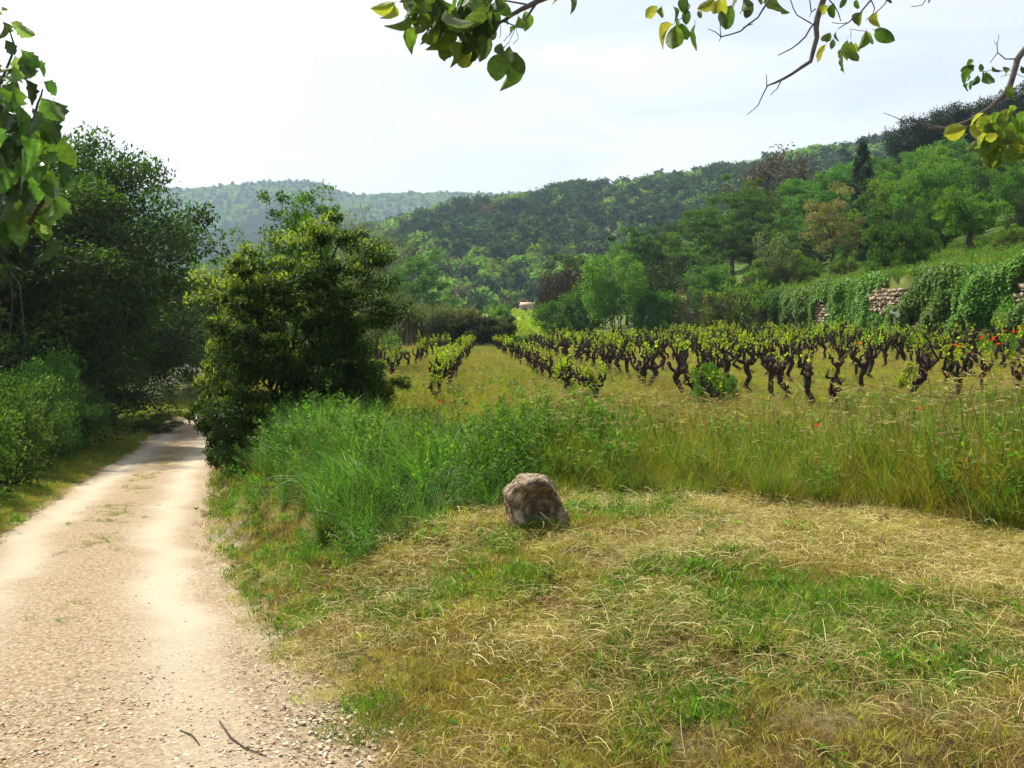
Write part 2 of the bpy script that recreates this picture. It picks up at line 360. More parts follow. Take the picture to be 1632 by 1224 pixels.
# ------------------------------------------------------------------ zones used by ground colour and by the planting
EDGE_X = [-4.6, -3.5, -2.2, -1.4, -.6, .8, 2.2, 3.2, 4.2, 6, 12]
EDGE_Y = [14.5, 11.6, 9.3, 7.9, 8.0, 8.5, 8.4, 8.0, 7.0, 6.4, 6.0]
def tall_edge(x):     # y beyond which the grass is uncut
    return np.interp(x, EDGE_X, EDGE_Y) + (fbm(np.asarray(x) * 2.2, np.asarray(x) * 0 + 3, 77, 3) - .5) * .7
def zones(x, y):
    x = np.asarray(x, float); y = np.asarray(y, float)
    t = x - road_r(y); rw = road_w(y); d = np.hypot(x, y)
    mown = (1 - sm(y - tall_edge(x), -.1, .3)) * sm(t, -.3, .4)
    n1 = fbm(x * .9, y * .9, 41, 4); n2 = fbm(x * 2.3, y * 2.3, 51, 3)
    green = np.clip(sm(n1, .42, .58) * .6 + 0, 0, 1)
    green = np.where(t > 0, green * (1 - .5 * mown), np.where(t < -rw, .75, .2))
    dry = np.where(mown > .5, sm(n2, .35, .62) * (.35 + .65 * sm(y, 4.0, 6.5)), .75 + 0 * x)
    dirt = (1 - sm(y, 48, 56)) * (1 - sm(t + (n2 - .5) * .9, .0, .55)) * (1 - sm(-(t + rw) + (n2 - .5) * .8, .0, .5))
    dirt = np.maximum(dirt, (1 - sm(y, 3.0, 4.6)) * (t > 0) * sm(n1, .4, .6) * .7)
    u = uco(x, y)
    hillg = sm(u, U_W - .5, U_W + 1) ; green = np.maximum(green, hillg)
    green = np.maximum(green, sm(y, 62, 70) * .9)
    bright = sm(y, 72, 85) * (1 - sm(y, 200, 230)) * (1 - sm(x / np.maximum(y, 1), .05, .065)) * (u < U_W) * sm(x, -30, -20)
    bright = np.maximum(bright, sm(u, U_W + 1, U_W + 2) * (1 - sm(u, U_W + 4, U_W + 7)) * .55)
    return dict(dry=dry, green=green, bright=bright, dirt=np.clip(dirt, 0, 1)), mown
# ------------------------------------------------------------------ ground sheet (polar grid round the viewpoint, reaches the horizon)
def polar_grid(bear, dist, zf):
    B, D = np.meshgrid(bear, dist)
    X = D * np.sin(B); Y = D * np.cos(B); Z = zf(X, Y)
    V = np.stack([X, Y, Z], -1).reshape(-1, 3); nb = len(bear); nd = len(dist)
    i = np.arange(nd - 1)[:, None] * nb + np.arange(nb - 1)[None]
    T = np.stack([i, i + 1, i + nb + 1, i + nb], -1).reshape(-1, 4)
    return V, T
bear = np.concatenate([np.linspace(-math.pi, -R(40), 50)[:-1], np.linspace(-R(40), R(40), 330), np.linspace(R(40), math.pi, 50)[1:]])
dist = np.concatenate([[0.02], np.geomspace(0.6, 7000, 440)])
V, T = polar_grid(bear, dist, ground_z)
za, _ = zones(V[:, 0], V[:, 1])
tt = V[:, 0] - road_r(V[:, 1]); rw_ = road_w(V[:, 1])
inside = sm(tt, -.25, .0) * 0 + ((tt < -.1) & (tt > -rw_ + .1) & (V[:, 1] < 56) & (V[:, 1] > -5))
V[:, 2] -= 0.05 * inside           # the road sheet lies in a shallow bed
g = link('ground', np_mesh('ground', V, T, [M['ground']], smooth=True, attrs=za)); tag(g, 'grassy valley ground with mown verge, vineyard soil and grass banks', None, kind='structure')

# road sheet
ys = np.concatenate([np.arange(-5, 12, .08), np.arange(12, 57, .25)]); ks = np.linspace(0, 1, 41)
Yr, K = np.meshgrid(ys, ks, indexing='ij')
ln = (fbm(Yr * 1.7, Yr * 0 + 1, 61, 3) - .5) * .5; rn = (fbm(Yr * 1.7, Yr * 0 + 9, 62, 3) - .5) * .45
Xr = road_r(Yr) + rn - (road_w(Yr) + rn - ln) * (1 - K)
Zr = ground_z(Xr, Yr) + 0.012
kk = np.minimum(K, 1 - K); Zr -= 0.045 * (1 - sm(kk, 0, .10)) * (.4 + 1.2 * fbm(Xr * 5, Yr * 5, 14, 2))
w1 = np.exp(-((K - .20) / .115) ** 2); w2 = np.exp(-((K - .80) / .115) ** 2)
nearw = sm(Yr, 4.2, 9)
rut = np.clip((w1 * (.15 + .85 * nearw) + w2 * (.45 + .55 * nearw)) * (.6 + .9 * (fbm(Xr * 1.1, Yr * .8, 8, 4))), 0, 1)
Zr -= 0.02 * rut; Zr += (fbm(Xr * 11, Yr * 11, 12, 3) - .5) * .022 * (1 - rut)
nb = len(ks); i = np.arange(len(ys) - 1)[:, None] * nb + np.arange(nb - 1)[None]
Tq = np.stack([i, i + 1, i + nb + 1, i + nb], -1).reshape(-1, 4)
road = link('road', np_mesh('road', np.stack([Xr, Yr, Zr], -1).reshape(-1, 3), Tq, [M['road']], smooth=True, attrs={'rut': rut.ravel()}))
tag(road, 'pale gravel track with two bare wheel ruts running down to the left', None, kind='structure')

# hills -------------------------------------------------------------
def ridge_fun(pts, D):
    b = [math.atan((px - 816) / FPX) for px, py in pts]
    h = [pt(px, py, D).z for px, py in pts]
    return lambda bb: np.interp(bb, b, h)
WD0, WD1 = 235.0, 560.0
w_r = ridge_fun([(250, 520), (400, 440), (500, 392), (600, 362), (700, 337), (760, 322), (830, 314), (900, 303), (1000, 292), (1100, 278), (1180, 268), (1270, 256), (1350, 250), (1500, 225), (1700, 190)], WD1)
def wooded_z(x, y):
    d = np.hypot(x, y); b = np.arctan2(x, y)
    h = w_r(b) - 6.5
    s = np.clip((d - WD0) / (WD1 - WD0), 0, 1.4)
    prof = np.where(s < 1, np.sin(np.minimum(s, 1) * math.pi / 2) ** 1.15 * .35 + .65 * s, 1 - (s - 1) * 1.5)
    gul = (fbm(b * 16 + d * .004, d * .006, 91, 4) - .5) * 16 * np.clip(s * 2.2, 0, 1) * np.clip((1 - s) * 4 + .25, 0.25, 1)
    return 3.0 + (h - 3.0) * prof + gul
V, T = polar_grid(np.linspace(-R(26), R(33), 240), np.linspace(WD0 - 15, WD1 * 1.25, 90), wooded_z)
m_h = rough_mat('hill_soil', [(.35, (.035, .045, .018)), (.5, (.07, .075, .035)), (.68, (.18, .14, .09))], .03, .2)
wh = link('wooded_hill', np_mesh('wooded_hill', V, T, [m_h], smooth=True)); tag(wh, 'long hill covered in dense oak and scrub woodland behind the vineyard', None, kind='structure')

FD0, FD1 = 950.0, 1750.0
f_r = ridge_fun([(-100, 330), (60, 325), (180, 318), (265, 312), (310, 312), (350, 308), (400, 300), (450, 296), (505, 295), (530, 301), (552, 311), (575, 314), (600, 311), (640, 308), (700, 307), (760, 308), (830, 309), (900, 312), (1100, 330)], FD1)
def far_z(x, y):
    d = np.hypot(x, y); b = np.arctan2(x, y)
    h = f_r(b) - 6.0
    s = np.clip((d - FD0) / (FD1 - FD0), 0, 1.4)
    prof = np.where(s < 1, s ** .9, 1 - (s - 1) * 1.2)
    gul = (fbm(b * 13, d * .0022, 95, 5) - .5) * 75 * np.clip(s * 2, 0, 1) * np.clip((1 - s) * 3, 0.03, 1)
    return -10 + (h + 10) * prof + gul
V, T = polar_grid(np.linspace(-R(36), R(14), 260), np.linspace(FD0 - 60, FD1 * 1.2, 110), far_z)
fh = link('far_hill', np_mesh('far_hill', V, T, [m_h], smooth=True)); tag(fh, 'distant rounded hill fading blue in the haze', None, kind='structure')

# ------------------------------------------------------------------ scatter: instances on points, for what nobody could count
PROTO = {}
def proto_col(name, meshes):
    c = bpy.data.collections.new(name)
    for i, me in enumerate(meshes):
        o = bpy.data.objects.new('%s_%02d' % (name, i), me); c.objects.link(o)
    return c
def scatter(name, col, P, rot, scl, idx, label, cat):
    me = bpy.data.meshes.new(name); me.vertices.add(len(P)); me.vertices.foreach_set('co', np.asarray(P, np.float32).ravel())
    a = me.attributes.new('rot', 'FLOAT_VECTOR', 'POINT'); a.data.foreach_set('vector', np.asarray(rot, np.float32).ravel())
    a = me.attributes.new('scl', 'FLOAT_VECTOR', 'POINT')
    scl = np.asarray(scl, np.float32)
    if scl.ndim == 1: scl = np.repeat(scl[:, None], 3, 1)
    a.data.foreach_set('vector', scl.ravel())
    a = me.attributes.new('idx', 'INT', 'POINT'); a.data.foreach_set('value', np.asarray(idx, np.int32))
    o = link(name, me); tag(o, label, cat, kind='stuff')
    ng = bpy.data.node_groups.new(name, 'GeometryNodeTree')
    ng.interface.new_socket('Geometry', in_out='INPUT', socket_type='NodeSocketGeometry'); ng.interface.new_socket('Geometry', in_out='OUTPUT', socket_type='NodeSocketGeometry')
    N = ng.nodes.new; L = ng.links.new
    gi = N('NodeGroupInput'); go = N('NodeGroupOutput'); ip = N('GeometryNodeInstanceOnPoints')
    ci = N('GeometryNodeCollectionInfo'); ci.inputs['Collection'].default_value = col; ci.inputs['Separate Children'].default_value = True; ci.inputs['Reset Children'].default_value = True
    def na(n, ty):
        q = N('GeometryNodeInputNamedAttribute'); q.data_type = ty; q.inputs['Name'].default_value = n; return q.outputs[0]
    L(gi.outputs[0], ip.inputs['Points']); L(ci.outputs[0], ip.inputs['Instance']); ip.inputs['Pick Instance'].default_value = True
    L(na('idx', 'INT'), ip.inputs['Instance Index'])
    er = N('FunctionNodeEulerToRotation'); L(na('rot', 'FLOAT_VECTOR'), er.inputs[0]); L(er.outputs[0], ip.inputs['Rotation'])
    L(na('scl', 'FLOAT_VECTOR'), ip.inputs['Scale']); L(ip.outputs[0], go.inputs[0])
    md = o.modifiers.new('scatter', 'NODES'); md.node_group = ng
    return o
def upright(n, tilt=0.12):
    return np.stack([rng.normal(0, tilt, n), rng.normal(0, tilt, n), rng.random(n) * 6.283], -1)
def fan(n, d0, d1, a0, a1, power=2.0):
    """points over a sector, uniform in area when power=2"""
    d = (d0 ** power + rng.random(n) * (d1 ** power - d0 ** power)) ** (1 / power); a = R(a0) + rng.random(n) * R(a1 - a0)
    return d * np.sin(a), d * np.cos(a)

# forest crowns on the hills
def crown_blob(name, n, leaf, mat, shape, seed, core=True):
    d = rnd_dirs(n, .25); r = rng.random(n) ** .35
    lob = 1 + .35 * np.sin(d[:, 0] * 5 + seed) * np.cos(d[:, 1] * 4 + seed * 2) + .2 * np.sin(d[:, 2] * 7 + seed)
    P = d * (r * lob)[:, None] * np.array(shape); P[:, 2] += shape[2] * .95
    nn = rnd_dirs(n, .5) + d; A = np.cross(nn, rnd_dirs(n))
    V, T, k = leaf_batch(P, A, nn, leaf * (.6 + .8 * rng.random(n)), .9)
    return np_mesh(name, V, T, [mat], tint=np.repeat(rng.random(n), k))
fm = {'g': leaf_mat('far_green', (.08, .15, .026), (.22, .33, .06), .25, hue=.4, spec=0, rough=1), 'd': leaf_mat('far_dark', (.03, .052, .02), (.08, .12, .045), .1, hue=.3, spec=0, rough=1),
      'b': leaf_mat('far_brown', (.08, .07, .035), (.19, .155, .08), .1, hue=.3, spec=0, rough=1), 'l': leaf_mat('far_light', (.10, .18, .03), (.23, .34, .06), .25, hue=.35, spec=0, rough=1)}
fc = proto_col('woodland_crown', [crown_blob('wc%d' % i, 520, .85, fm[k], s, i) for i, (k, s) in enumerate(
    [('g', (2.3, 2.3, 2.3)), ('g', (2.8, 2.6, 2.1)), ('d', (2.2, 2.2, 2.7)), ('d', (1.7, 1.7, 3.2)), ('b', (2.2, 2.2, 1.9)), ('l', (2.5, 2.3, 2.5))])])
n = 8600
x, y = fan(n, WD0 - 8, WD1 + 12, -17, 33)
pn = fbm(x * .018, y * .012, 71, 4); pr = rng.random(n)
idx = np.where(pn < .44, np.where(pr < .6, 2, np.where(pr < .8, 3, 0)), np.where(pn < .54, np.where(pr < .4, 4, np.where(pr < .7, 2, 1)), np.where(pr < .42, 0, np.where(pr < .68, 1, np.where(pr < .9, 5, 2)))))
keep = fbm(x * .05, y * .035, 73, 3) > .36
x, y, idx = x[keep], y[keep], idx[keep]
rid = sm(np.hypot(x, y), WD1 - 40, WD1); idx = np.where((rng.random(len(x)) < rid * .4), 2 + (rng.random(len(x)) < .4), idx)
scatter('hillside_woodland', fc, np.stack([x, y, wooded_z(x, y) - .3], -1), upright(len(x), .08), .7 + 1.0 * rng.random(len(x)) ** 1.5, idx, 'dense mixed oak and scrub woodland covering the hill behind the vineyard', 'woodland')
fc2 = proto_col('distant_crown', [crown_blob('dc%d' % i, 130, 1.7, fm[k], s, i) for i, (k, s) in enumerate([('g', (3, 3, 2.4)), ('d', (2.2, 2.2, 4.2)), ('l', (3.2, 3, 2.2))])])
n = 22000
x, y = fan(n, FD0, FD1 + 10, -23, 2)
s_ = (np.hypot(x, y) - FD0) / (FD1 - FD0)
nn = fbm(x * .006, y * .004, 81, 4) + (s_ - .62) * .9; pr = rng.random(n)
idx = np.where(nn < .47, np.where(pr < .85, 1, 0), np.where(pr < .45, 0, np.where(pr < .9, 2, 1)))
scatter('distant_woodland', fc2, np.stack([x, y, far_z(x, y) - .5], -1), upright(n, .05), .7 + .9 * rng.random(n), idx, 'pine and scrub woodland over the distant blue hill', 'woodland')

# haze
def box_mesh(name, x0, x1, y0, y1, z0, z1, mats):
    V = [(a, b, c) for c in (z0, z1) for b in (y0, y1) for a in (x0, x1)]
    T = [(0, 2, 3, 1), (4, 5, 7, 6), (0, 1, 5, 4), (2, 6, 7, 3), (0, 4, 6, 2), (1, 3, 7, 5)]
    return np_mesh(name, V, T, mats)
m, t = newmat('haze'); pv = t.nodes.new('ShaderNodeVolumePrincipled'); pv.inputs['Color'].default_value = (.56, .77, 1, 1); pv.inputs['Density'].default_value = 0.00024
pv.inputs['Anisotropy'].default_value = 0.2
ho = t.nodes.new('ShaderNodeOutputMaterial'); t.links.new(pv.outputs[0], ho.inputs['Volume'])
hz = link('haze', box_mesh('haze', -7300, 7300, -7300, 7300, -60, 300, [m])); tag(hz, 'thin blue air haze over the whole valley', 'haze', kind='stuff')
# ------------------------------------------------------------------ plants with their own crown and trunk
def plant_meshes(name, seed, H, RX, trunk, ncl, nlf, lsize, ccl, mat, trunk_r=.15, wood=None, flat=.7, hollow=.45, shape='round', tmpl=QUAD, asp=.6,
                 limbs=7, up=.4, mat2=None, top2=None, droop=0.0, stems=1, gap=.25, lean=0.0, fine=False):
    """crown of leaf faces in clumps round limbs that really branch off the trunk; returns (trunk mesh, crown mesh)"""
    global rng
    keep = rng; rng = np.random.default_rng(seed)
    cz = trunk + (H - trunk) * .5; rz = (H - trunk) * .5
    d = rnd_dirs(ncl); r = hollow + (1 - hollow) * rng.random(ncl) ** .6
    if shape == 'cone':
        z = rng.random(ncl) ** 1.2; rad = (1 - z) ** .8 * RX * (.55 + .45 * rng.random(ncl)); th = rng.random(ncl) * 6.283
        Cc = np.stack([rad * np.cos(th), rad * np.sin(th), trunk + z * (H - trunk)], -1)
    elif shape == 'column':
        z = rng.random(ncl); rad = RX * np.sqrt(np.sin(np.clip(z * .88 + .12, 0, 1) * math.pi)) * (.6 + .4 * rng.random(ncl)); th = rng.random(ncl) * 6.283
        Cc = np.stack([rad * np.cos(th), rad * np.sin(th), trunk + z * (H - trunk)], -1)
    else:
        ph = rng.random(6) * 6.28
        lob = 1 + gap * np.sin(d[:, 0] * 4 + ph[0]) * np.cos(d[:, 1] * 4 + ph[1]) + gap * .8 * np.sin(d[:, 2] * 5 + ph[2] + d[:, 0] * 3)
        Cc = d * (r * lob)[:, None] * np.array([RX, RX, rz]) + np.array([0, 0, cz])
        if shape == 'umbrella': Cc[:, 2] = cz + np.abs(Cc[:, 2] - cz) * .8 - rz * .1
        if shape == 'dome': Cc[:, 2] = np.where(Cc[:, 2] < trunk + .15 * H, trunk + .15 * H * rng.random(ncl), Cc[:, 2])
    Cc[:, 0] += lean * (Cc[:, 2] / H) ** 2 * RX
    mb = MB(); S5 = 6 if not fine else 8
    nodes = []
    for s in range(stems):
        th = rng.random() * 6.283; off = 0 if stems == 1 else .12 * RX + .1
        b = np.array([off * math.cos(th), off * math.sin(th), -.25]); tp = np.array([off * 2.2 * math.cos(th) + lean * .1 * RX, off * 2.2 * math.sin(th), trunk + rz * (.5 if shape != 'cone' and shape != 'column' else 1.8)])
        P = wobble(b, tp, 7, .03); rr = np.linspace(trunk_r / (stems ** .4), trunk_r * .4 / (stems ** .4), 7); rr[0] *= 1.5
        mb.add(*tube(P, rr, S5 + 1, .25), tint=.5); nodes += [(P[i], rr[i]) for i in range(3, 7)]
    sel = rng.choice(ncl, min(limbs, ncl), replace=False)
    for j in sel:
        c = Cc[j]; b, br = min(nodes[:4 * stems], key=lambda q: abs(q[0][2] - (trunk + (c[2] - trunk) * .35)) + rng.random() * .5)
        P = wobble(b, b + (c - b) * .95, 7, .05, .06); rr = np.linspace(min(br * .65, trunk_r * .5), trunk_r * .08 + .004, 7)
        mb.add(*tube(P, rr, S5, .2), tint=.5); nodes += [(P[i], rr[i]) for i in range(2, 7)]
    NP = np.array([q[0] for q in nodes])
    for j in range(ncl):
        if j in sel or (not fine and j % 2): continue
        k = np.argmin(np.linalg.norm(NP - Cc[j], axis=1) + .2 * np.maximum(NP[:, 2] - Cc[j][2], 0)); b, br = nodes[k]
        P = wobble(b, Cc[j], 4, .06, .04); rr = np.linspace(min(br * .5, trunk_r * .16), trunk_r * .03 + .002, 4)
        mb.add(*tube(P, rr, 4, .1, cap=False), tint=.5)
    tm = mb.mesh(name + '_trunk', [wood or M['bark']], smooth=True)
    per = max(1, nlf // ncl); n = per * ncl
    base = np.repeat(Cc, per, 0); csz = np.repeat(ccl * (.6 + .8 * rng.random(ncl)), per)
    dd = rnd_dirs(n); rr = rng.random(n) ** .45
    P = base + dd * (rr * csz)[:, None] * np.array([1, 1, flat])
    out_ = P - np.array([0, 0, cz]); out_ /= np.linalg.norm(out_, axis=1)[:, None] + 1e-9
    Nn = rnd_dirs(n) * .8 + np.array([0, 0, up]) + out_ * .5
    A = rnd_dirs(n) + out_ * .7 + np.array([0, 0, -droop])
    S = lsize * (.6 + .8 * rng.random(n))
    V, T, k = leaf_batch(P, A, Nn, S, asp, tmpl)
    ct = np.repeat(rng.random(ncl), per); tint = np.clip(.55 * ct + .6 * rng.random(n) - .05, 0, 1)
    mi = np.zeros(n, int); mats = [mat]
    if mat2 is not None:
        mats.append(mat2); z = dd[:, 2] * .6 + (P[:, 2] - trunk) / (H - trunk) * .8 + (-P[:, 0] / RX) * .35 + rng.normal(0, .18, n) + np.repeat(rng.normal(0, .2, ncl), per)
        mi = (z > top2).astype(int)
    cm = np_mesh(name + '_crown', V, T, mats, mi=np.repeat(mi, k), tint=np.repeat(tint, k))
    rng = keep
    return tm, cm
def plant(name, ms, loc, label, cat, group=None, rz=None, sc=1.0, crown='crown', trunk='trunk'):
    o = link(name, None, loc=loc, rz=rng.random() * 6.283 if rz is None else rz, sc=sc); o.empty_display_size = .3
    tag(o, label, cat, group)
    link(trunk, ms[0], o); link(crown, ms[1], o)
    return o

# --- hill-side and field-edge trees (60 to 130 m off)
T_ = {}
T_['oak'] = plant_meshes('oak', 3, 11.5, 5.6, 2.6, 120, 24000, .22, .85, M['bigoak_leaf'], .38, flat=.5, hollow=.5, gap=.3, limbs=12)
T_['oak2'] = plant_meshes('oak2', 5, 10, 4.4, 2.0, 95, 18000, .22, .80, M['green_leaf'], .30, flat=.6, gap=.3, limbs=9)
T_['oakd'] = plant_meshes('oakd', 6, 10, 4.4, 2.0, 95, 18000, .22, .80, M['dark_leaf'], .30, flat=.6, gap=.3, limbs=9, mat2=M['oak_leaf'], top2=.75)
T_['elm'] = plant_meshes('elm', 8, 9, 3.4, 1.0, 80, 15000, .22, .75, M['green_leaf'], .22, flat=.8, gap=.35, limbs=8)
T_['light'] = plant_meshes('light', 9, 8, 4.4, .8, 95, 18000, .21, .78, M['bright_leaf'], .22, flat=.6, gap=.3, limbs=9)
T_['dark'] = plant_meshes('dark', 12, 7, 3.0, .6, 80, 12000, .2, .9, M['dark_leaf'], .2, flat=.8, gap=.3)
T_['brown'] = plant_meshes('brown', 13, 6.5, 2.8, .8, 60, 7000, .2, .8, M['brown_leaf'], .16, flat=.9, gap=.35, limbs=12)
T_['gold'] = plant_meshes('gold', 14, 9.5, 2.9, 3.0, 46, 8500, .2, .85, M['gold_leaf'], .2, flat=.6, gap=.45, limbs=12, hollow=.4)
T_['cypress'] = plant_meshes('cypress', 15, 12.0, 1.0, .4, 130, 14000, .2, .42, M['pine_leaf'], .16, shape='column', flat=1.3, limbs=4, asp=.4)
T_['pine'] = plant_meshes('pine', 16, 9, 3.2, 3.6, 60, 11000, .26, .9, M['pine_leaf'], .22, shape='umbrella', flat=.6, limbs=9, asp=.25)
T_['pine2'] = plant_meshes('pine2', 17, 10, 2.6, 2.5, 60, 10000, .26, .85, M['pine_leaf'], .2, flat=.5, gap=.4, limbs=9, asp=.25)
T_['round'] = plant_meshes('round', 18, 6.4, 2.35, 2.0, 90, 14000, .15, .6, M['bright_leaf'], .12, flat=.9, hollow=.6, stems=6, gap=.15, limbs=10, up=.6)
T_['shrub'] = plant_meshes('shrub', 19, 2.6, 1.9, .1, 44, 6500, .15, .5, M['green_leaf'], .05, shape='dome', stems=4, limbs=6)
T_['shrubY'] = plant_meshes('shrubY', 20, 2.4, 2.0, .1, 44, 6500, .15, .5, M['olive_leaf'], .05, shape='dome', stems=4, limbs=6, mat2=M['bright_leaf'], top2=.35)
T_['young'] = plant_meshes('young', 21, 5.5, 1.5, .8, 36, 4200, .17, .55, M['grey_leaf'], .06, flat=1.1, gap=.4, limbs=7)
T_['mulberry'] = plant_meshes('mulberry', 22, 6.8, 3.6, 2.3, 70, 9500, .26, .8, M['bright_leaf'], .55, flat=.6, gap=.3, limbs=10)
T_['bare'] = plant_meshes('bare', 23, 5.2, 2.2, .6, 40, 2600, .12, .8, M['brown_leaf'], .08, flat=.9, stems=4, limbs=14)

def onpx(kind, px, D, label, cat, top=None, name='tree', group=None, sc=None, sink=.1, wide=1.0):
    if kind.startswith('shrub'): wide = .62
    p = gp(px, D); p.z -= sink
    me = T_[kind]
    if sc is None and top is not None:
        H = max(v.co.z for v in list(me[1].vertices)[::37]); sc = (pt(px, top, D).z - p.z) / H
    return plant(name, me, p, label, cat, group, sc=((sc or 1) * wide, (sc or 1) * wide, sc or 1))
onpx('round', 978, 73, 'round-headed green tree on many thin stems at the far right corner of the vineyard', 'tree', 397, 'pollard_tree')
onpx('brown', 893, 84, 'olive-brown tree beside the small stone hut, left of the round-headed tree', 'tree', 418, 'oak_tree', wide=.68)
onpx('dark', 920, 92, 'dark evergreen tree behind the olive-brown one near the hut', 'tree', 402, 'holm_oak')
onpx('shrub', 925, 77, 'bright green bush between the olive-brown tree and the round-headed tree', 'bush', 462, 'bush')
onpx('shrub', 885, 80, 'low bush at the foot of the olive-brown tree', 'bush', 478, 'bush')
onpx('dark', 1056, 80, 'grey-green tree just right of the round-headed tree', 'tree', 415, 'elm_tree')
onpx('bare', 1100, 72, 'half-bare brown shrub tree in front of the grassy bank end', 'tree', 432, 'thorn_tree')
onpx('shrub', 1045, 72, 'dark green bush beside the half-bare brown shrub', 'bush', 462, 'bush')
onpx('oakd', 1020, 100, 'broad green tree behind the round-headed tree', 'tree', 364, 'oak_tree')
onpx('light', 1095, 104, 'bright green low tree on the left shoulder of the big oak', 'tree', 370, 'maple_tree')
onpx('oak', 1165, 96, 'big spreading oak with dark limbs showing through its crown', 'tree', 276, 'oak_tree')
onpx('elm', 1130, 78, 'green bush tree below the big oak', 'tree', 420, 'elm_tree')
onpx('brown', 1240, 130, 'brownish bare-twigged tree standing above the others on the skyline behind the big oak', 'tree', 242, 'oak_tree')
onpx('oak2', 1285, 104, 'tall green tree between the big oak and the golden tree', 'tree', 280, 'oak_tree')
onpx('young', 1228, 66, 'pale grey-green young tree on the bank below the big oak', 'tree', 372, 'young_tree')
onpx('gold', 1322, 70, 'golden-brown tree in new leaf standing on the bank', 'tree', 290, 'oak_tree')
onpx('cypress', 1368, 84, 'tall dark narrow cypress right of the golden tree', 'tree', 222, 'cypress_tree')
onpx('dark', 1388, 80, 'dark evergreen bush tree at the cypress foot', 'tree', 300, 'holm_oak')
onpx('shrub', 1412, 52, 'small bright green young tree with short dark trunk on the bank right of the cypress', 'tree', 355, 'young_tree')
onpx('mulberry', 1540, 50, 'mulberry with stout dark trunk and pale green leaves on the grass bank', 'tree', 300, 'mulberry_tree')
onpx('shrubY', 1180, 62, 'yellow-green bush on the left end of the grass bank', 'bush', 428, 'bush')
onpx('shrubY', 1215, 66, 'olive bush behind the yellow-green bush on the bank', 'bush', 415, 'bush')
onpx('shrubY', 1345, 60, 'yellow-green bush under the golden tree', 'bush', 400, 'bush')
onpx('shrubY', 1275, 64, 'green bush between pale young tree and golden tree', 'bush', 400, 'bush')
onpx('shrub', 1450, 50, 'round green bush left of the mulberry trunk', 'bush', 360, 'bush')
onpx('shrubY', 1600, 44, 'yellow-green bush right of the mulberry above the ivy wall', 'bush', 352, 'bush')
big = [('light', 1440, 72, 250), ('elm', 1480, 66, 262), ('light', 1510, 80, 225), ('oak2', 1570, 74, 232), ('elm', 1615, 62, 262), ('light', 1640, 78, 215), ('oak2', 1420, 100, 236), ('elm', 1330, 100, 262), ('oak2', 1475, 95, 222), ('light', 1545, 100, 205), ('oak', 1610, 96, 190), ('elm', 1385, 110, 250), ('oak2', 1690, 66, 220), ('light', 1680, 50, 300), ('dark', 1630, 52, 300), ('elm', 1500, 56, 300)]
for i, (k, px, D, top) in enumerate(sorted(big, key=lambda q: q[1])):
    onpx(k, px, D, '%s leafy tree from the left on the hillside above the ivy wall' % ORD[i + 1], 'tree', top, 'hillside_tree', 'green trees crowding the right hillside')
pines = [('pine', 1452, 122, 186), ('pine2', 1475, 126, 178), ('pine', 1500, 120, 168), ('pine2', 1525, 124, 160), ('pine', 1553, 118, 154), ('pine2', 1580, 120, 150), ('pine', 1606, 112, 140), ('pine', 1640, 110, 128), ('pine2', 1435, 130, 205), ('pine2', 1345, 150, 232), ('pine', 1590, 104, 165), ('pine2', 1625, 100, 150)]
for i, (k, px, D, top) in enumerate(sorted(pines, key=lambda q: q[1])):
    onpx(k, px, D, '%s dark pine from the left on the hilltop skyline' % ORD[i + 1], 'pine tree', top, 'pine_tree', 'dark pines along the hilltop')
fl = [(1000, 118, 385), (1040, 125, 360), (1075, 120, 350), (1120, 130, 330), (1190, 125, 300), (1220, 118, 305), (1262, 112, 318), (950, 112, 418), (1300, 125, 275), (1150, 112, 340), (1205, 92, 350), (1250, 84, 365), (1290, 80, 372), (1345, 86, 330), (1240, 100, 330), (1355, 72, 360), (1400, 70, 330), (1430, 60, 330), (1305, 92, 330)]
fl.sort()
for i, (px, D, top) in enumerate(fl):
    onpx(['oak2', 'elm', 'oakd', 'dark', 'oak2'][i % 5], px, D, '%s rounded tree from the left among those filling the slope round the big oak' % ORD[i + 1], 'tree', top, 'slope_tree', 'trees filling the slope behind the terrace')

# --- trees along the left of the track
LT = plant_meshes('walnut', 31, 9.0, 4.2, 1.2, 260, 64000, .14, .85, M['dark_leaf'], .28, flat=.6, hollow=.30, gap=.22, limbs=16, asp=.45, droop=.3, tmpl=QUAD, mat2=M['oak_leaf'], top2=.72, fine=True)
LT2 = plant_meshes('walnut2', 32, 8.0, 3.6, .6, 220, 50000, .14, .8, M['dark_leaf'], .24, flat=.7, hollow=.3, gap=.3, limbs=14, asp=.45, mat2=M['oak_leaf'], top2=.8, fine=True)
def place(ms, px, D, top, label, cat, name, group=None, rz=None, z=None, wide=1.0):
    p = gp(px, D); p.z -= .15
    H = float(np.percentile([v.co.z for v in list(ms[1].vertices)[::23]], 99.7)); s = (pt(px, top, D).z - p.z) / H
    return plant(name, ms, p, label, cat, group, rz=rz, sc=(s * wide, s * wide, s))
place(LT, 92, 33, 203, 'tall dark leafy tree left of the track, its top standing against the sky', 'tree', 'broadleaf_tree', rz=1.0, wide=.80)
place(LT2, -20, 27, 250, 'dark tree behind the fig branch at the left edge', 'tree', 'broadleaf_tree', rz=2.2)
place(LT2, 168, 42, 340, 'dark tree with low boughs right of the tall dark tree, nearer the bend', 'tree', 'broadleaf_tree', rz=.3)
place(LT, -130, 30, 230, 'large dark tree partly cut off by the left edge', 'tree', 'broadleaf_tree', rz=4)
place(LT2, 262, 60, 425, 'lower green tree behind the bend of the track', 'tree', 'broadleaf_tree', rz=5)
place(LT2, 322, 75, 452, 'green tree seen in the gap above the end of the track', 'tree', 'broadleaf_tree', rz=3)
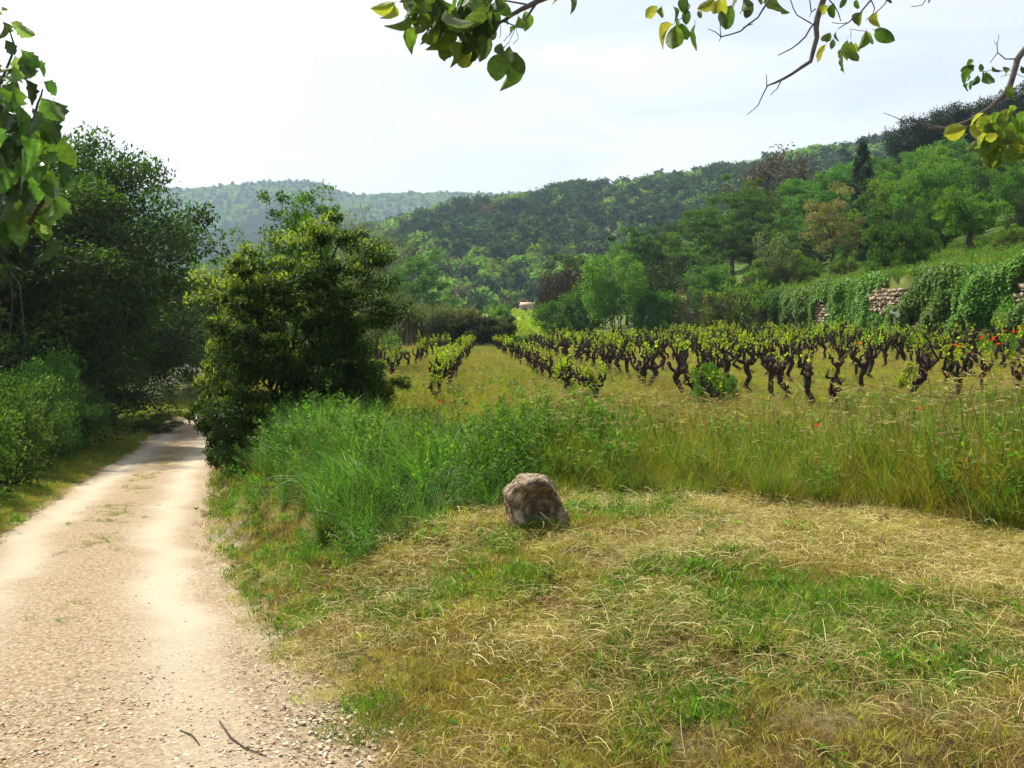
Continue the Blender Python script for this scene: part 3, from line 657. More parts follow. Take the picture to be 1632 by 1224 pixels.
place(LT, 60, 42, 330, 'dark tree behind the row of roadside trees', 'tree', 'broadleaf_tree', rz=3.3)
place(T_['oak2'], 270, 60, 470, 'rounded tree beyond the white-flowered bushes', 'tree', 'broadleaf_tree', rz=1)
place(T_['elm'], 420, 80, 462, 'green tree behind the large bush', 'tree', 'broadleaf_tree', rz=1)
place(T_['oak2'], 480, 85, 440, 'second tree hidden mostly behind the large bush', 'tree', 'broadleaf_tree', rz=2)

# --- hedge beside the track: separate shrubs
HS = [plant_meshes('hedge%d' % i, 40 + i, 1.8, 1.05, .05, 90, 17000, .055, .30, M['hedge_leaf'], .03, shape='dome', stems=5, limbs=10, hollow=.5, gap=.25, asp=.55, up=.5, droop=-.6, fine=True) for i in range(2)]
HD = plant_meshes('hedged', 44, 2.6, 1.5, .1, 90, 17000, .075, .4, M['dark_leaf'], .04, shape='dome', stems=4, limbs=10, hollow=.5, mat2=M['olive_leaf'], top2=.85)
hl = ['nearest pale-tipped shrub of the hedge, at the left edge of the picture', 'second pale-tipped shrub of the hedge along the track', 'third pale-tipped hedge shrub along the track', 'fourth pale-tipped hedge shrub, half way to the bend', 'fifth hedge shrub, darker and shaded by the tall tree', 'hedge shrub beside the small green tuft before the bend', 'last shrub of the hedge next to the grassy bend', 'hedge shrub cut off by the left edge, closest to the camera']
hy = [10.6, 12.6, 14.7, 16.9, 19.4, 22.2, 25.5, 8.8]
for i, y in enumerate(hy):
    x = float(road_r(y) - road_w(y)) - 1.55 + rng.normal(0, .1)
    plant('hedge_shrub', HS[i % 2], (x, y, gz(x, y) - .1), hl[i], 'shrub', 'shrubs of the hedge beside the track', sc=(1.02 + .1 * rng.random(), 1.0, (.92 + .34 * rng.random() + .05 * i)), crown='foliage', trunk='stems')
for i, y in enumerate([11.5, 14, 16.6, 19.5, 22.5, 26, 29.5]):
    x = float(road_r(y) - road_w(y)) - 3.5
    plant('tall_shrub', HD, (x, y, gz(x, y) - .1), '%s taller dark shrub from the camera, standing behind the pale-tipped hedge' % ORD[[11.5, 14, 16.6, 19.5, 22.5, 26, 29.5].index(y) + 1], 'shrub', 'dark shrubs behind the hedge', sc=.95 + .25 * rng.random(), crown='foliage', trunk='stems')
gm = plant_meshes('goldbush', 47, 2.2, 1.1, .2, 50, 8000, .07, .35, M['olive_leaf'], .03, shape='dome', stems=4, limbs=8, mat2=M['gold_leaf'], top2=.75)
x = float(road_r(18.5) - road_w(18.5)) - 2.9
plant('golden_shrub', gm, (x, 18.5, gz(x, 18.5)), 'shrub with golden-brown top rising behind the hedge', 'shrub', sc=1.15, crown='foliage', trunk='stems')
wf = plant_meshes('whiteflower', 48, 2.0, .75, .5, 40, 4200, .09, .3, M['grey_leaf'], .03, stems=4, limbs=8, mat2=M['white_flower'], top2=.62)
for px, D, lab, s in [(296, 52, 'small bush covered in white blossom at the bend of the track', 1.15), (258, 48, 'smaller thin bush with white flowers left of the white-blossomed one', .95), (322, 53, 'dark little bush with a few white flowers by the bend', .8)]:
    p = gp(px, D); plant('flowering_bush', wf, p, lab, 'bush', sc=s, crown='foliage', trunk='stems')
p = gp(246, 39); plant('hedge_shrub', HS[0], p, 'low sprawling green shrub at the near side of the grassy bend', 'shrub', sc=(.9, .9, .45), crown='foliage', trunk='stems')

# --- the big bush between track and vineyard
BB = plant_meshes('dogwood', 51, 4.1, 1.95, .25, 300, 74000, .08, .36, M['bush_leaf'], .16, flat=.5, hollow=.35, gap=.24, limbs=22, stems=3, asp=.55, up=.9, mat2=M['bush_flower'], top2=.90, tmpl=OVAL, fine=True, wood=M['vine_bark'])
p = pt(482, 640, 15.5); p.z = gz(p.x, 15.5) - .25
plant('large_bush', BB, p, 'large dense dark bush with yellow-green flower clusters on top, between track and vineyard', 'bush', rz=.15, sc=(.755, .76, .86))
# its lower left skirt hanging over the bank
BS = plant_meshes('skirt', 52, 2.1, 1.0, .05, 110, 17000, .085, .32, M['bush_leaf'], .05, shape='dome', flat=.5, hollow=.3, stems=3, limbs=10, asp=.55, up=.9, mat2=M['bush_flower'], top2=1.05, tmpl=OVAL)
for px, D, s, lab in [(398, 14.8, .62, 'dark leafy bush leaning over the track at the foot of the large bush'), (392, 17.4, .55, 'leafy bush hanging out over the track left of the large bush'), (588, 15.6, .5, 'low dark bough-like bush at the right foot of the large bush')]:
    p = pt(px, 640, D); p.z = gz(p.x, D) - .1; plant('leaning_bush', BS, p, lab, 'bush', sc=s, crown='foliage', trunk='stems')
# airy trees behind it
p = pt(356, 640, 17.2); p.z = gz(p.x, 17.2) + .25; plant('leaning_bush', BS, p, 'tall leafy shoots at the left flank of the large bush above the track', 'bush', rz=1, sc=(.55, .55, 1.1), crown='foliage', trunk='stems')
AT = plant_meshes('airy', 53, 6.4, 1.5, 2.2, 46, 5200, .11, .34, M['green_leaf'], .07, flat=.8, hollow=.25, gap=.5, limbs=14, stems=4, asp=.5, fine=True)
place(AT, 470, 24, 296, 'thin airy tree whose sprays rise above the large bush', 'tree', 'airy_tree', rz=.7, wide=.95)
place(AT, 505, 23, 312, 'second thin-leaved tree close behind the large bush', 'tree', 'airy_tree', rz=2.7, wide=.8)
place(AT, 412, 26, 370, 'sparse small tree left of the sprays above the bush', 'tree', 'airy_tree', rz=4, wide=.7)
AG = plant_meshes('pale', 54, 5.5, 1.7, .6, 60, 8000, .10, .5, M['grey_leaf'], .08, flat=1, hollow=.3, gap=.35, limbs=10, stems=3, asp=.4)
place(AG, 600, 31, 345, 'pale feathery tree showing at the right side of the large bush', 'tree', 'willow_tree', wide=.9)
place(AG, 560, 33, 338, 'pale feathery tree behind the right top of the large bush', 'tree', 'willow_tree', rz=2, wide=.9)

# --- reeds and dark hedge at the far end of the vineyard
rmb = []
for v in range(3):
    mb = MB()
    for i in range(12):
        th = rng.random() * 6.28; r = rng.random() ** .5 * .3; b = np.array([r * math.cos(th), r * math.sin(th), 0]); h = 2.0 + rng.random() * 1.1
        e = b + np.array([rng.normal(0, .10), rng.normal(0, .10), h])
        mb.add(*tube(wobble(b, e, 4, .015), [.026, .022, .018, .008], 3, cap=False), mat=0)
        n = 11; t = .52 + .48 * rng.random(n); P = b + (e - b) * t[:, None]
        A = rnd_dirs(n) * np.array([1, 1, .3]) + np.array([0, 0, .9]); V, T, k = leaf_batch(P, A, rnd_dirs(n), .28 + .25 * rng.random(n), .12)
        mb.add(V, T, 1, np.repeat(rng.random(n), k))
    rmb.append(mb.mesh('reed%d' % v, [M['reed'], M['reed_leaf']]))
rc = proto_col('reed_clump', rmb)
P = []
for i in range(560):
    px = 560 + 190 * rng.random(); D = 62.5 + 2.0 * rng.random()
    if 668 < px < 690 and rng.random() < .75: continue
    q = pt(px, 540, D); P.append((q.x, D, gz(q.x, D) - .05))
P = np.array(P); scatter('reeds', rc, P, upright(len(P), .06), .65 + .35 * rng.random(len(P)) - .12 * (rng.random(len(P)) > .7), rng.integers(0, 3, len(P)), 'stand of dry giant reeds with green tops along the far end of the vineyard', 'reeds')
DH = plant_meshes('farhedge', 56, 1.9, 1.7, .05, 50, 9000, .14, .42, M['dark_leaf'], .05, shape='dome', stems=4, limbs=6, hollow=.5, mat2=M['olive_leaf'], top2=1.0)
for i, (px, s, lab) in enumerate([(738, 1.0, 'leftmost dark bush of the low hedge that ends the vineyard, next to the reeds'), (764, 1.08, 'middle dark bush of the low hedge that ends the vineyard'), (790, 1.0, 'rightmost dark bush of the low hedge that ends the vineyard')]):
    p = gp(px, 62.5); plant('dark_bush', DH, p, lab, 'bush', sc=(s, s * .8, s), crown='foliage', trunk='stems')
LB = plant_meshes('litbush', 57, 2.4, 2.6, .05, 50, 9000, .17, .5, M['bright_leaf'], .05, shape='dome', stems=4, limbs=6)
p = gp(797, 118); p.z += .0; plant('bright_bush', LB, p, 'bright yellow-green bush beyond the dark hedge, left of the hut', 'bush', sc=(.9, .9, 1.25), crown='foliage', trunk='stems')
p = gp(814, 135); p.z += .1; plant('grey_bush', (LB[0], AG[1]), p, 'small grey-green olive bush next to the hut', 'bush', sc=(.35, .35, .28), crown='foliage', trunk='stems')
p = gp(590, 40); plant('yellow_bush', T_['shrubY'], p, 'low yellow-green bush in the grass right of the large bush', 'bush', sc=(.75, .75, .5), crown='foliage', trunk='stems')
for i, px in enumerate([700, 640, 560, 760, 600]):
    p = gp(px, [150, 160, 150, 175, 165][i]); plant('slope_tree', T_[['light', 'elm', 'oak2', 'dark', 'brown'][i]], p, 'small %s tree on the flat land between the reeds and the wooded hill' % ['bright green', 'grey-green', 'mid-green', 'very dark', 'brownish'][i], 'tree', 'trees at the foot of the wooded hill', sc=.6)
for x_, D in [(-48, 60), (-40, 75), (-30, 90), (-60, 45), (-22, 100), (-12, 110)]:
    plant('slope_tree', T_['oak2'], (x_, D, gz(x_, D)), '%s far tree from the left, mostly hidden behind the roadside trees' % ORD[[-60, -48, -40, -30, -22, -12].index(x_) + 1], 'tree', 'trees beyond the left roadside', sc=.95)
# ------------------------------------------------------------------ dry-stone terrace wall, ivy, grass bank
def wall_x(y): return U_W - 0.0358 * y
wy = np.linspace(24, 77, 210); wz = np.linspace(-.3, 1, 26)
Yw, Zw = np.meshgrid(wy, wz, indexing='ij')
zb = ground_z(wall_x(Yw) - .3, Yw); zt = ground_z(wall_x(Yw) + .75, Yw)
ht = np.minimum(zt - zb, 3.0) * (1 - .25 * fbm(Yw * .5, Yw * 0, 33, 2))
Z_ = zb + ht * Zw; Xw = wall_x(Yw) - .02 + .12 * Zw + (fbm(Yw * 2.5, Z_ * 4, 35, 3) - .5) * .16
nb = len(wz); i = np.arange(len(wy) - 1)[:, None] * nb + np.arange(nb - 1)[None]
Tq = np.stack([i, i + nb, i + nb + 1, i + 1], -1).reshape(-1, 4)
Vw = np.stack([Xw, Yw, Z_], -1).reshape(-1, 3); top = Vw.reshape(len(wy), nb, 3)[:, -1].copy(); back = top.copy(); back[:, 0] += 1.2; back[:, 2] -= .25
n0 = len(Vw); Vw = np.concatenate([Vw, back]); j = np.arange(len(wy) - 1)
Tq = np.concatenate([Tq, np.stack([j * nb + nb - 1, (j + 1) * nb + nb - 1, n0 + j + 1, n0 + j], -1)])
m_wall = rough_mat('wall_earth', [(.3, (.05, .04, .025)), (.55, (.16, .125, .08)), (.72, (.33, .26, .17))], 5, .9, dist=.08)
m_stone = rough_mat('wall_stone', [(.3, (.17, .125, .08)), (.5, (.32, .25, .17)), (.7, (.47, .39, .28))], 6, .8, dist=.02)
wall = link('stone_wall', None, loc=(0, 0, 0)); tag(wall, 'old dry-stone terrace wall showing pale stones between the ivy', 'wall')
link('wall_core', np_mesh('wall_core', Vw, Tq, [m_wall], smooth=True), wall)
def stone_mesh(name, seed, sub=1):
    r0 = np.random.default_rng(seed)
    V = np.array([(a, b, c) for c in (-1, 0, 1) for b in (-1, 0, 1) for a in (-1, 0, 1)], float)
    r = np.maximum(np.abs(V[:, :2]).max(1), np.abs(V[:, 2])); V *= (1 - .06 * (np.abs(V).sum(1) - 1) / 2)[:, None]; V += r0.normal(0, .12, V.shape)
    V *= .5
    idx = lambda a, b, c: (a + 1) + 3 * (b + 1) + 9 * (c + 1)
    T = []
    for ax in range(3):
        for s in (-1, 1):
            for u in (-1, 0):
                for v in (-1, 0):
                    q = []
                    for du, dv in ((0, 0), (1, 0), (1, 1), (0, 1)):
                        c = [0, 0, 0]; c[ax] = s; c[(ax + 1) % 3] = u + du; c[(ax + 2) % 3] = v + dv; q.append(idx(*c))
                    if s < 0: q.reverse()
                    T += [(q[0], q[1], q[2]), (q[0], q[2], q[3])]
    return np_mesh(name, V, np.array(T), [m_stone], smooth=False)
stones = [stone_mesh('stone%d' % k, k) for k in range(7)]
patches = [(44.2, 2.0, 2.1, .75), (52.6, 1.0, 1.35, .7), (33.0, .6, 1.7, .6), (49.0, .5, .45, .4), (57.5, .9, .6, .4), (41.0, .6, .7, .35)]
cnt = 0
for (yc, ry, zc, rz_) in patches:
    z = -.1
    while z < 2.6:
        h = .10 + .11 * rng.random(); y = yc - ry + .3 * rng.random() - .2
        while y < yc + ry:
            wd = .18 + .34 * rng.random() ** 1.4
            if ((y - yc) / ry) ** 2 + ((z - zc) / rz_) ** 2 < .95 + rng.normal(0, .2) and cnt < 295:
                b = gz(wall_x(y) - .3, y)
                o = link('stone', stones[int(rng.integers(7))], wall, (wall_x(y) - .07 + .1 * z / 2.6 + rng.normal(0, .03), y, b + z + h / 2), rot=(rng.normal(0, .12), rng.normal(0, .12), R(2) + rng.normal(0, .2)), sc=(.26 + .12 * rng.random(), wd * 1.0, h * (.9 + .2 * rng.random()))); cnt += 1
            y += wd
        z += h
def ivy(y0, y1, name, label, cat='ivy', n=15000, mat='ivy_leaf', zlo=.0, zhi=1.0, bulge=.8, top_over=1.0, ls=.115):
    y = y0 + (y1 - y0) * rng.random(n); z = rng.random(n) ** .85
    edge = fbm(y * 1.1, z * 2 + y0, 55, 3)
    keepm = np.ones(n, bool)
    for (yc, ry, zc, rz_) in patches:
        keepm &= (((y - yc) / (ry * 1.05)) ** 2 + ((z * 2.9 - .1 - zc) / (rz_ * 1.1)) ** 2 + (edge - .5) * 2.4) > .95
    keepm &= (z > zlo + (fbm(y * 1.3, y * 0, 57, 2) - .5) * .5)
    y, z = y[keepm], z[keepm]; n = len(y)
    zb = ground_z(wall_x(y) - .3, y); zt = ground_z(wall_x(y) + 1.1, y) + .12; H = (zt - zb) * (.84 + .26 * fbm(y * .45, y * 0 + 4, 131, 3))
    bl = bulge * (.15 + 1.2 * np.maximum(fbm(y * .7, z * 1.8, 58, 4) - .34, 0) * 2) * np.sin(np.clip(z * .8 + .2, 0, 1) * math.pi) ** .6
    over = np.maximum(z - .85, 0) / .15 * top_over
    n = len(y); x = wall_x(y) - bl * (.55 + .5 * rng.random(n)) + over * (1.0 * rng.random(n)) + .1 * z
    zz = zb + z * H + over * .05 + .1 * rng.random(n)
    P = np.stack([x, y, zz], -1)
    Nn = rnd_dirs(n) * .55 + np.array([-.8, -.15, .7]); A = rnd_dirs(n) + np.array([-.4, 0, -.7])
    V, T, k = leaf_batch(P, A, Nn, ls * (.6 + .8 * rng.random(n)), .85, OVAL)
    ox, oy, oz = wall_x((y0 + y1) / 2) - .2, (y0 + y1) / 2, gz(wall_x((y0 + y1) / 2) - .3, (y0 + y1) / 2)
    V = V - np.array([ox, oy, oz])
    o = link(name, np_mesh(name, V, T, [M[mat]], tint=np.repeat(np.clip(rng.random(n) * .6 + .4 * fbm(y * 1.5, z * 4, 66, 2), 0, 1), k)), loc=(ox, oy, oz)); tag(o, label, cat, 'ivy masses on the terrace wall')
ivy(27, 33.2, 'ivy', 'ivy mass at the right edge of the picture, hanging over the terrace wall')
ivy(33.2, 37.6, 'ivy', 'bulging bright ivy mass below the mulberry on the terrace wall', n=15000, bulge=1.1)
ivy(37.6, 43.2, 'ivy', 'dark-centred ivy curtain right of the largest patch of bare stones', n=16000, bulge=.9)
ivy(43.2, 48.5, 'ivy', 'ivy growing round the largest patch of bare stones', n=10000, bulge=.5)
ivy(48.5, 53.5, 'ivy', 'ivy curtain between the two patches of bare stones', n=13000, bulge=.8)
ivy(53.5, 59.5, 'ivy', 'ivy left of the smaller patch of bare stones', n=13000, bulge=.8)
ivy(59.5, 67, 'ivy', 'greyish creeper left of the small patches of bare stone', n=11000, bulge=.6, mat='hedge_leaf')
ivy(67, 76, 'ivy', 'green creeper at the far left end of the terrace wall', n=11000, bulge=.6)

# ------------------------------------------------------------------ grass protos
def blades(mb, n, h, spread, width, curve, lean, mat, segs=3, hvar=.4, tint=None, arch=1.0):
    th = rng.random(n) * 6.283; r = spread * np.sqrt(rng.random(n)); b = np.stack([r * np.cos(th), r * np.sin(th), np.full(n, -.015)], -1)
    H = h * (1 - hvar * rng.random(n)); az = rng.random(n) * 6.283; dr = np.stack([np.cos(az), np.sin(az)], -1)
    ln = lean * rng.random(n) * H; cv = curve * (.3 + rng.random(n)) * H
    pw = rng.random(n) * 6.283; wd = np.stack([np.cos(pw), np.sin(pw), np.zeros(n)], -1) * (width * (.6 + .8 * rng.random(n)))[:, None]
    Vs = []
    for s in range(segs + 1):
        t = s / segs; hor = ln * t + cv * t ** 2.2; z = H * (t - arch * .35 * (cv / H) * t ** 3)
        c = b + np.concatenate([dr * hor[:, None], z[:, None]], 1)
        k = (1 - t) ** .7 if s < segs else 0
        if s == segs: Vs.append(c[:, None])
        else: Vs.append(np.stack([c - wd * k * .5, c + wd * k * .5], 1))
    V = np.concatenate(Vs, 1); m = V.shape[1]; T = []
    for s in range(segs - 1):
        a = 2 * s; T += [(a, a + 1, a + 3), (a, a + 3, a + 2)]
    T.append((2 * segs - 2, 2 * segs - 1, 2 * segs)); T = np.array(T)
    TT = (np.arange(n) * m)[:, None, None] + T[None]
    mb.add(V.reshape(-1, 3), TT.reshape(-1, 3), mat, np.repeat(rng.random(n) if tint is None else np.clip(tint + .2 * rng.normal(size=n), 0, 1), len(T)))
def seedhead(mb, n, h, spread, mat_s, mat_h, L_=.05, droop=.5, w=.25, fluffy=False):
    for i in range(n):
        th = rng.random() * 6.283; r = spread * rng.random() ** .5; az = rng.random() * 6.283; hh = h * (.75 + .35 * rng.random())
        b = np.array([r * math.cos(th), r * math.sin(th), 0]); d = np.array([math.cos(az), math.sin(az), 0]); k = (.1 + droop * rng.random()) * hh * .5
        P = np.array([b, b + d * k * .2 + [0, 0, hh * .5], b + d * k * .6 + [0, 0, hh * .85], b + d * k + [0, 0, hh]])
        mb.add(*tube(P, [.0022, .0018, .0015, .001], 3, cap=False), mat=mat_s)
        m = 7 if not fluffy else 12
        dd = d * .8 + np.array([0, 0, .6 - droop * 1.1]); dd /= np.linalg.norm(dd)
        q = P[-1] + dd * (np.linspace(-.3, 1, m) * L_ * 1.3)[:, None]
        A = rnd_dirs(m) * (.35 if not fluffy else .9) + dd; V, T, kk = leaf_batch(q, A, rnd_dirs(m), L_ * (.5 + .5 * rng.random(m)), w)
        mb.add(V, T, mat_h, np.repeat(rng.random(m), kk))
def weed(mb, n, h, spread, mat, ls, nl, asp=.4):
    for i in range(n):
        th = rng.random() * 6.283; r = spread * rng.random() ** .5; b = np.array([r * math.cos(th), r * math.sin(th), 0]); e = b + np.array([rng.normal(0, .12) * h, rng.normal(0, .12) * h, h * (.7 + .4 * rng.random())])
        mb.add(*tube(wobble(b, e, 4, .03), [.003, .0028, .002, .001], 3, cap=False), mat=mat, tint=.3)
        t = (.15 + .85 * rng.random(nl)); P = b + (e - b) * t[:, None]; A = rnd_dirs(nl) * np.array([1, 1, .5]) + np.array([0, 0, .5])
        V, T, k = leaf_batch(P + A * ls * .2, A, rnd_dirs(nl) * .6 + np.array([0, 0, .8]), ls * (.5 + rng.random(nl)), asp, OVAL); mb.add(V, T, mat, np.repeat(rng.random(nl), k))
def litter(mb, n, L_, spread, mat, width=.004, up=.03, bend=.2):
    for i in range(n):
        az = rng.random() * 6.283; l = L_ * (.35 + .65 * rng.random()); c = np.array([rng.normal(0, spread), rng.normal(0, spread), .008 + up * rng.random()])
        bend_ = .5; d = np.array([math.cos(az), math.sin(az), rng.normal(0, .10)]); s = np.array([-d[1], d[0], 0]); bb = bend * bend_ * l * rng.normal()
        P = np.array([c - d * l / 2, c + s * bb * .5 - d * l * .15 + [0, 0, up * .3], c + s * bb * .5 + d * l * .2 + [0, 0, up * .3], c + d * l / 2])
        P[:, 2] = np.maximum(P[:, 2], .004); o = (s * .7 + np.array([0, 0, .7]) * rng.normal(0, .5)); o /= np.linalg.norm(o); o = o * width * (.5 + rng.random()) * .29
        V = np.concatenate([P - o, P + o]); T = []
        for k in range(3): T += [(k, k + 1, k + 5), (k, k + 5, k + 4)]
        mb.add(V, T, mat)
def G(name, f): mb = MB(); f(mb); return mb
GM = ['grass_lush', 'grass_blue', 'grass_yellow', 'grass_green', 'straw', 'straw_brown', 'grass_dry', 'seed_purple', 'seed_pale']
GI = {k: i for i, k in enumerate(GM)}; GMM = [M[k] for k in GM]
def protos(name, fs):
    ms = []
    for k, f in enumerate(fs):
        mb = MB(); f(mb); ms.append(mb.mesh('%s%d' % (name, k), GMM))
    return proto_col(name, ms)
gi = GI
cut = protos('cut_grass', [
    lambda m: blades(m, 90, .06, .13, .0032, .35, 1.3, gi['grass_dry']),
    lambda m: (blades(m, 80, .065, .13, .0032, .35, 1.2, gi['grass_yellow']), blades(m, 25, .06, .12, .0032, .3, 1.6, gi['straw'])),
    lambda m: (blades(m, 80, .045, .14, .0032, .4, 1.6, gi['straw_brown']), blades(m, 20, .05, .12, .0032, .3, 1.2, gi['grass_dry'])),
    lambda m: (blades(m, 60, .10, .10, .0045, .6, .4, gi['grass_green']),),
    lambda m: (blades(m, 30, .07, .10, .006, .8, .5, gi['grass_green']), weed(m, 4, .05, .09, gi['grass_green'], .03, 4, .5)),
    lambda m: (weed(m, 5, .05, .09, gi['grass_green'], .035, 4, .4), blades(m, 30, .07, .10, .004, .9, .5, gi['grass_green'])),
])
strw = protos('straw_litter', [
    lambda m: litter(m, 30, .14, .13, gi['straw'], .003),
    lambda m: litter(m, 40, .08, .12, gi['straw'], .0028, .02, .4),
    lambda m: litter(m, 40, .10, .12, gi['grass_dry'], .003),
    lambda m: litter(m, 5, .36, .16, gi['straw'], .0035, .05, .12),
    lambda m: litter(m, 40, .09, .12, gi['straw_brown'], .0032, .02, .4),
])
lush = protos('lush_grass', [
    lambda m: blades(m, 46, .80, .10, .008, .55, .35, gi['grass_lush'], 4),
    lambda m: (blades(m, 36, .72, .11, .007, .8, .4, gi['grass_blue'], 4),),
    lambda m: (weed(m, 7, .75, .12, gi['grass_lush'], .05, 34, .28), blades(m, 15, .6, .12, .007, .6, .3, gi['grass_lush'], 4)),
    lambda m: (weed(m, 6, .6, .13, gi['grass_green'], .06, 30, .4), blades(m, 12, .7, .12, .006, .9, .3, gi['grass_green'], 4)),
])
tallg = protos('tall_grass', [
    lambda m: (blades(m, 40, .55, .10, .006, .5, .3, gi['grass_yellow'], 4), seedhead(m, 1, .72, .08, gi['grass_yellow'], gi['seed_pale'], .05, .5)),
    lambda m: (blades(m, 30, .60, .10, .006, .5, .3, gi['grass_green'], 4), blades(m, 14, .5, .1, .005, .6, .4, gi['straw'], 3)),
    lambda m: (blades(m, 24, .50, .10, .006, .6, .4, gi['grass_dry'], 3), seedhead(m, 2, .74, .10, gi['grass_dry'], gi['seed_purple'], .045, .35, .2)),
    lambda m: (blades(m, 34, .72, .08, .007, .45, .25, gi['grass_green'], 4), seedhead(m, 1, .85, .08, gi['grass_green'], gi['seed_pale'], .06, .8, .12, True)),
    lambda m: (blades(m, 40, .45, .12, .006, .7, .5, gi['grass_dry'], 3), seedhead(m, 1, .6, .10, gi['grass_dry'], gi['seed_pale'], .05, .4)),
    lambda m: (weed(m, 7, .6, .1, gi['grass_green'], .05, 26, .35), blades(m, 20, .6, .10, .006, .5, .3, gi['grass_yellow'], 4)),
])
fieldg = protos('field_grass', [
    lambda m: (blades(m, 60, .36, .28, .009, .5, .4, gi['grass_yellow'], 2), seedhead(m, 2, .44, .25, gi['grass_yellow'], gi['seed_pale'], .05, .5)),
    lambda m: (blades(m, 60, .32, .28, .010, .5, .4, gi['grass_green'], 2),),
    lambda m: (blades(m, 50, .32, .28, .009, .5, .4, gi['grass_dry'], 2), seedhead(m, 2, .40, .25, gi['grass_dry'], gi['seed_purple'], .045, .3)),
    lambda m: (blades(m, 50, .28, .28, .009, .6, .5, gi['straw_brown'], 2), blades(m, 20, .32, .25, .009, .6, .5, gi['grass_yellow'], 2)),
    lambda m: (blades(m, 30, .34, .26, .009, .6, .4, gi['grass_green'], 2), weed(m, 6, .34, .22, gi['grass_lush'], .07, 12, .4)),
])
def area_pts(n, x0, x1, y0, y1):
    return x0 + (x1 - x0) * rng.random(n), y0 + (y1 - y0) * rng.random(n)
def infr(x, y, a=34): return np.abs(np.degrees(np.arctan2(x, np.maximum(y, .01)))) < a
def pick(n, w):
    w = np.asarray(w, float); w = w / w.sum(); return rng.choice(len(w), n, p=w)
def put(name, col, x, y, idx, sc, label, cat, tilt=.12, dz=0.0, rot=None):
    P = np.stack([x, y, ground_z(x, y) + dz], -1); scatter(name, col, P, upright(len(x), tilt) if rot is None else rot, sc, idx, label, cat)

# mown verge: stubble
n = 26000; x, y = fan(n, 2.4, 10.5, -31, 33, 1.35)
zn, mw = zones(x, y); t = x - road_r(y)
k = (mw > .3) & (t > .05 + .4 * rng.random(n)) & (y < tall_edge(x) + .4) & (rng.random(n) < .35 + .65 * sm(t, .1, 1.0)); x, y = x[k], y[k]; n = len(x)
gn = fbm(x * .9, y * .9, 41, 4) + .10 * (fbm(x * 4, y * 4, 43, 2) - .5); tn = x - road_r(y)
dark = (1 - sm(y, 4.2, 6.6)) * .5; bank = (1 - sm(x, -1.8, -.3))
gp_ = sm(gn + .10 * bank + .03 * dark, .51, .63) * .72; bsel = bank + .5 * (fbm(x * 1.4, y * 1.4, 48, 3) > .56) * 1.0
r = rng.random(n)
idx = np.where(r < gp_, pick(n, [.05, .25, .0, .5, .12, .08]), np.where(rng.random(n) < .8 * np.clip(bsel, 0, 1), pick(n, [.12, .12, .74, 0, .02, 0]), pick(n, [.46, .30, .22, .0, .02, 0])))
k = rng.random(n) > .60 * (1 - sm(fbm(x * 1.6, y * 1.6, 44, 3) + .06 * sm(y, 5, 7), .42, .54)) * (1 - .3 * sm(y, 5.5, 8)); 
put('mown_grass', cut, x[k], y[k], idx[k], (.65 + .7 * rng.random(n) + .35 * (idx == 3) * rng.random(n))[k], 'short mown grass and weeds on the verge in front', 'grass', .2)
n = 14000; x, y = fan(n, 2.4, 9.6, -31, 33, 1.35)
zn, mw = zones(x, y); t = x - road_r(y); dn = fbm(x * 1.1, y * 1.1, 46, 4)
k = (mw > .2) & (t > .15) & (rng.random(n) < .08 + .92 * sm(dn + .13 * sm(y, 4.8, 6.4) - .045 - .22 * (1 - sm(x, -1.2, .4)), .44, .58)); x, y = x[k], y[k]; n = len(x)
near_ = rng.random(n) > .55 * (1 - sm(y, 4.2, 5.4)); x, y = x[near_], y[near_]; n = len(x)
idx = np.where(y < 5.2, pick(n, [.22, .2, .12, .12, .34]), pick(n, [.32, .30, .18, .08, .12]))
put('cut_straw', strw, x, y, idx, .6 + .8 * rng.random(n), 'loose cut straw lying on the mown verge', 'straw', .12, .012)
n = 34; a_ = rng.random(n) * 6.283; put('stone_foot_grass', cut, .175 + .30 * np.cos(a_), 7.3 + .27 * np.sin(a_), pick(n, [.3, .25, .2, .2, .05, 0]), 1.0 + .6 * rng.random(n), 'dry and green tufts growing against the foot of the stone block', 'grass', .3)
# bank below the lush growth
n = 9000; x, y = area_pts(n, -10.5, 0, 6, 24)
t = x - road_r(y); te = tall_edge(x); k = (t > .12) & (t < 2.1) & infr(x, y) & (rng.random(n) < .55 + .45 * (y > 10)) & (y > 7) ; x, y = x[k], y[k]; n = len(x)
idx = pick(n, [.08, .1, .42, .24, .12, .04])
put('bank_grass', cut, x, y, idx, 1.0 + .9 * rng.random(n), 'rough short grass and brown thatch on the bank beside the track', 'grass', .3)
# lush growth
n = 5200; x, y = area_pts(n, -9.5, 1.35, 7.5, 21)
te = tall_edge(x); t = x - road_r(y); dep = y - te
inb = (dep > .0) & (dep < 3.4 + .6 * (fbm(x * 2, y * 2, 21, 2) - .5)) & (t > .55 + .35 * rng.random(n)) & (x < 1.1 - .25 * np.maximum(dep, 0) * 0 + .3 * rng.random(n))
inb &= rng.random(n) < .95
x, y, dep = x[inb], y[inb], dep[inb]; n = len(x)
idx = np.where(x < -.4, pick(n, [.28, .38, .22, .12]), pick(n, [.2, .05, .45, .3]))
sc = (.62 + .45 * rng.random(n)) * (.55 + .55 * sm(dep, 0, .9)) * (1 - .25 * sm(x, -2.2, -4.2)) * (1.0 + .0 * x)
put('lush_grass', lush, x, y, idx, sc, 'lush bright green grass and fennel overgrowing the top of the bank', 'grass', .28)
n = 900; x, y = area_pts(n, -7.5, -1.2, 7.2, 19); t = x - road_r(y); dep = y - tall_edge(x)
k = (t > .5) & (t < 1.9) & (dep > -.4) & (rng.random(n) < .8); x, y = x[k], y[k]; n = len(x)
